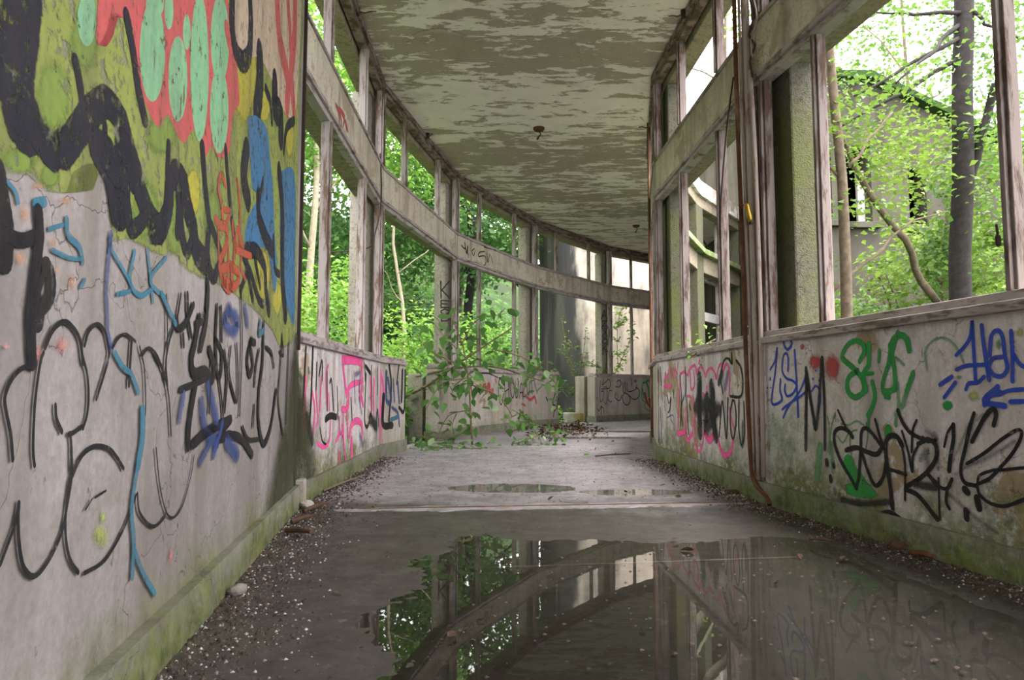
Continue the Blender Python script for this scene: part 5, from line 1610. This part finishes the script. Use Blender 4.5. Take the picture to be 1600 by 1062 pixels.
def hook(label, px, py, dx, dy, wf_y):
    p = on_z(px, py, Z_C - .03)
    e = empty('iron_hook', p); tag(e, label, 'hook')
    mb = MB(); mb.tube([p + Vector((0, 0, .03)), p - Vector((0, 0, .03))], [.022, .018], 8); mb.build('boss', M['dark_iron'], e, True)
    q = p + Vector((dx, dy, .012)); mb = MB()
    mb.tube([p, p.lerp(q, .4) + Vector((0, 0, -.012)), p.lerp(q, .7) + Vector((0, .01, .006)), q], [.007, .006, .005, .004], 6); mb.build('wire', M['rust'], e, True)


hook('iron hook with bent wire at the ceiling edge over the first outer window', 558, 18, .14, .02, 0)
hook('iron hook with bent wire at the ceiling edge over the pink bubble letters', 1068, 22, -.10, .05, 0)
hook('iron hook at the ceiling edge over the doorway with the branch', 668, 212, .06, -.02, 0)
hook('small iron hook on the ceiling edge near the bend of the inner wall', 1017, 197, -.12, .06, 0)

# peeling flap and crack in the ceiling
C = [on_z(x, y, Z_C - .004) for x, y in ((632, 62), (655, 50), (685, 45), (712, 50), (735, 60))]
C = [Vector(p) for p in catmull([tuple(c) for c in C], .05)]
mb = MB(); n = len(C)
for i, c in enumerate(C):
    h = .05 * math.sin(math.pi * i / (n - 1))
    mb.v += [tuple(c), (c.x, c.y + .03, c.z - h * .55), (c.x + .004, c.y + .06, c.z + .003)]
for i in range(n - 1):
    a = i * 3; mb.f += [(a, a + 3, a + 4, a + 1), (a + 1, a + 4, a + 5, a + 2)]
o = mb.build('paint_flap', M['ceiling'], ceiling, True); o['label'] = 'curled flap of peeling ceiling paint'

# ------------------------------------------------------------------ grit, litter and rubble
def grit(label, wf, s0, s1, n, mat, size, seed, width=.12, off=.03):
    r = np.random.default_rng(seed)
    base = np.array([(1, 0, 0), (-.5, .8, 0), (-.5, -.8, 0), (0, 0, .8)], float)
    V = []; T = []
    for i in range(n):
        s = r.uniform(s0, s1); o = -(off + abs(r.normal()) * width)
        p = wf.P(s, o, 0); z = floor_z(p.x, p.y)
        k = size * r.uniform(.4, 1.5)
        a = r.uniform(0, 6.28); ca, sa = math.cos(a), math.sin(a)
        b = len(V)
        for q in base:
            x, y, zz = q * k * (1 + r.uniform(-.3, .3, 3))
            V.append((p.x + x * ca - y * sa, p.y + x * sa + y * ca, z + zz))
        T += [(b, b + 1, b + 3), (b + 1, b + 2, b + 3), (b + 2, b, b + 3)]
    o = link('grit', arrays_mesh('grit', np.array(V), np.array(T)), mat)
    return tag(o, label, 'grit', kind='stuff')


k = NT('pale_grit'); rr = k.n('ShaderNodeNewGeometry').outputs['Random Per Island']
M['grit'] = k.done(k.bsdf(k.mix(k.ramp(rr, .3, .9), (.10, .085, .075), (.62, .58, .54)), .8))
k = NT('dark_grit'); rr = k.n('ShaderNodeNewGeometry').outputs['Random Per Island']
M['grit_dark'] = k.done(k.bsdf(k.mix(rr, (.03, .024, .020), (.13, .095, .075)), .85))
grit('pale plaster grit scattered along the foot of the solid wall', SOLID, 1.9, SOLID.len, 1500, M['grit'], .0045, 1, .12)
grit('dark leaf crumbs along the foot of the solid wall', SOLID, 1.9, SOLID.len + .2, 2600, M['grit_dark'], .006, 2, .13)
grit('dark litter along the foot of the pink graffiti dado', LB[1], 0, LB[1].len, 1500, M['grit_dark'], .008, 3, .09)
grit('pale grit along the foot of the pink graffiti dado', LB[1], 0, LB[1].len, 500, M['grit'], .008, 4, .12)
grit('pale plaster grit along the foot of the near dado', RB[1], .3, RB[1].len, 1700, M['grit'], .0042, 5, .08)
grit('dark leaf crumbs along the foot of the near dado', RB[1], .3, RB[1].len + .1, 2600, M['grit_dark'], .006, 6, .09)
grit('dark litter along the foot of the pink bubble dado', RB[2], 0, RB[2].len, 1500, M['grit_dark'], .007, 7, .09)
grit('pale grit along the foot of the pink bubble dado', RB[2], 0, RB[2].len, 900, M['grit'], .008, 8, .10)
# fine specks over the open floor
def specks():
    r = np.random.default_rng(20); V = []; T = []
    base = np.array([(1, 0, 0), (-.5, .8, 0), (-.5, -.8, 0), (0, 0, .5)], float)
    for i in range(1800):
        y = 1.2 + 6.5 * r.uniform() ** 1.3; x = r.uniform(-.9, 1.3)
        z = max(floor_z(x, y), -.0025); k = .006 * r.uniform(.3, 1.5); b = len(V)
        for q in base: V.append((x + q[0] * k, y + q[1] * k, z + q[2] * k))
        T += [(b, b + 1, b + 3), (b + 1, b + 2, b + 3), (b + 2, b, b + 3)]
    tag(link('grit', arrays_mesh('grit', np.array(V), np.array(T)), M['grit_dark']), 'fine dark crumbs scattered over the open floor', 'grit', kind='stuff')


specks()

dead = leaf_mesh('dead_leaf'); dead.materials.append(M['litter'])
rl = random.Random(31)
spots = [(645, 878), (622, 880), (810, 832), (1085, 862), (1214, 912), (975, 770), (856, 785), (912, 788), (995, 720), (1010, 712), (965, 712), (1020, 705), (945, 700), (930, 705), (960, 690), (1000, 728), (880, 722), (905, 690), (560, 790), (590, 775), (500, 822), (470, 812), (1110, 795), (1065, 780), (1150, 800), (842, 716), (1004, 740), (1040, 760), (760, 700), (950, 682), (985, 700), (1250, 868), (1320, 872), (700, 1000), (520, 930), (430, 960), (1060, 845), (740, 845), (930, 756), (1120, 760)]
for i, (x, y) in enumerate(spots):
    p = on_z(x, y)
    o = bpy.data.objects.new('dead_leaf', dead); COL.objects.link(o)
    s = rl.uniform(.03, .055)
    o.location = (p.x, p.y, max(floor_z(p.x, p.y), -.002) + .010); o.scale = (s, s * rl.uniform(.7, 1.2), s)
    o.rotation_euler = (rl.gauss(0, .35), rl.gauss(0, .25), rl.uniform(0, 6.28))
    if y > 838: lab, grp = ('small curled dead leaf in the puddle area of the foreground', 'dead leaves in the foreground') if x > 560 else ('small dead leaf on the gritty floor beside the solid wall', 'dead leaves beside the solid wall')
    elif y > 745: lab, grp = ('small brown dead leaf near the floor joint', 'dead leaves near the floor joint') if x > 620 else ('small brown dead leaf near the end of the solid wall', 'dead leaves near the solid wall end')
    else: lab, grp = ('small brown dead leaf on the pale far floor before the thin pole', 'dead leaves on the far floor')
    tag(o, lab, 'leaf', grp)
gl = leaf_mesh('green_leaf'); gl.materials.append(M['leaf_single'])
o = bpy.data.objects.new('fresh_leaf', gl); COL.objects.link(o); p = on_z(912, 714)
o.location = (p.x, p.y, .015); o.scale = (.09, .09, .09); o.rotation_euler = (.2, -.1, .6)
tag(o, 'single fresh green leaf lying on the open floor', 'leaf')


def rock(label, px, py, size, seed, mat='stone', name='rubble_stone', flat=.6, group=None):
    p = on_z(px, py)
    bm = bmesh.new(); bmesh.ops.create_icosphere(bm, subdivisions=2, radius=size)
    for v in bm.verts:
        d = 1 + .35 * mnoise.noise(v.co * (2.0 / size) * .5 + Vector((seed, 0, 0)))
        v.co = Vector((v.co.x * d, v.co.y * d * .8, v.co.z * d * flat))
    me = bpy.data.meshes.new(name); bm.to_mesh(me); bm.free()
    o = link(name, me, M[mat]); o.location = (p.x, p.y, floor_z(p.x, p.y) + size * flat * .6); o.rotation_euler = (0, 0, seed)
    return tag(o, label, 'stone', group)


rock('grey stone at the foot of the solid wall', 372, 930, .03, 1.)
rock('pale lump beside the kerb stub', 480, 795, .045, 2., 'plaster_pale')
rock('pale rubble lump at the foot of the pink bubble dado', 1095, 742, .05, 3., flat=.4)
rock('brick-red rubble piece below the pipe bundle', 1145, 772, .045, 4., 'rust', flat=.35)
rock('small pale stone beside the bent pipe foot', 1170, 770, .03, 5.)
rock('dark clod against the near dado', 1405, 858, .035, 6., 'litter')
rock('small reddish clod beneath the pink bubble dado', 1052, 730, .03, 7., 'rust')


def stick(label, a, b, r, mat='litter', name='broken_plank', lift=.02, flat=False):
    p, q = on_z(*a), on_z(*b)
    mb = MB()
    mb.tube([Vector((p.x, p.y, lift)), (Vector((p.x, p.y, lift)) + Vector((q.x, q.y, lift))) / 2 + Vector((0, 0, .01)), Vector((q.x, q.y, lift + .01))], [r, r * 1.1, r * .7], 5 if flat else 7)
    return tag(mb.build(name, M[mat]), label, 'stick')


stick('dark rotten wood strip by the solid wall end', (447, 836), (486, 842), .011)
stick('dark rotten wood strip lying across the other one', (455, 822), (494, 815), .010)
stick('short brown wood piece next to the kerb stub', (474, 805), (512, 794), .009)
stick('thin twig along the pink graffiti dado', (505, 772), (560, 752), .006, 'wood', 'twig')
stick('reddish wood sliver against the near dado', (1425, 872), (1462, 884), .010, 'rust')
stick('thin twig on the floor by the near dado', (1265, 850), (1300, 858), .005, 'litter', 'twig')
stick('straight bare stick in front of the black lettering', (792, 680), (850, 663), .016, 'wood', 'twig', .05)
stick('long thin twig across the floor before the far doorway', (930, 716), (985, 714), .006, 'litter', 'twig')

# heap of dead leaves before the far doorway
P = []
for i in range(420):
    t = rl.gauss(0, 1), rl.gauss(0, 1)
    c = on_z(885 + 26 * t[0], 672 + 6 * t[1])
    P.append((c.x, c.y, .01 + abs(rl.gauss(0, .028)) * math.exp(-t[0] ** 2 * .3)))
v, t = leaves(np.array(P), .07, .9)
tag(link('leaf_heap', arrays_mesh('leaf_heap', v, t), M['litter_mix'] if 'litter_mix' in M else M['litter']), 'heap of brown dead leaves and twigs before the far doorway', 'leaf heap', kind='stuff')
# padlock-like catch on the near window post
e = empty('window_catch', at_y(1558, 375, 2.2)); tag(e, 'small dark iron catch hanging on the near window post', 'catch')
a = at_y(1557, 350, 2.14); mb = MB(); mb.tube([a, at_y(1559, 366, 2.14)], .004, 6); mb.build('link', M['dark_iron'], e, True)
mb = MB(); mb.tube([at_y(1559, 366, 2.14), at_y(1559, 369, 2.14), at_y(1560, 382, 2.14), at_y(1560, 385, 2.14)], [.004, .008, .008, .004], 8); mb.build('weight', M['dark_iron'], e, True)
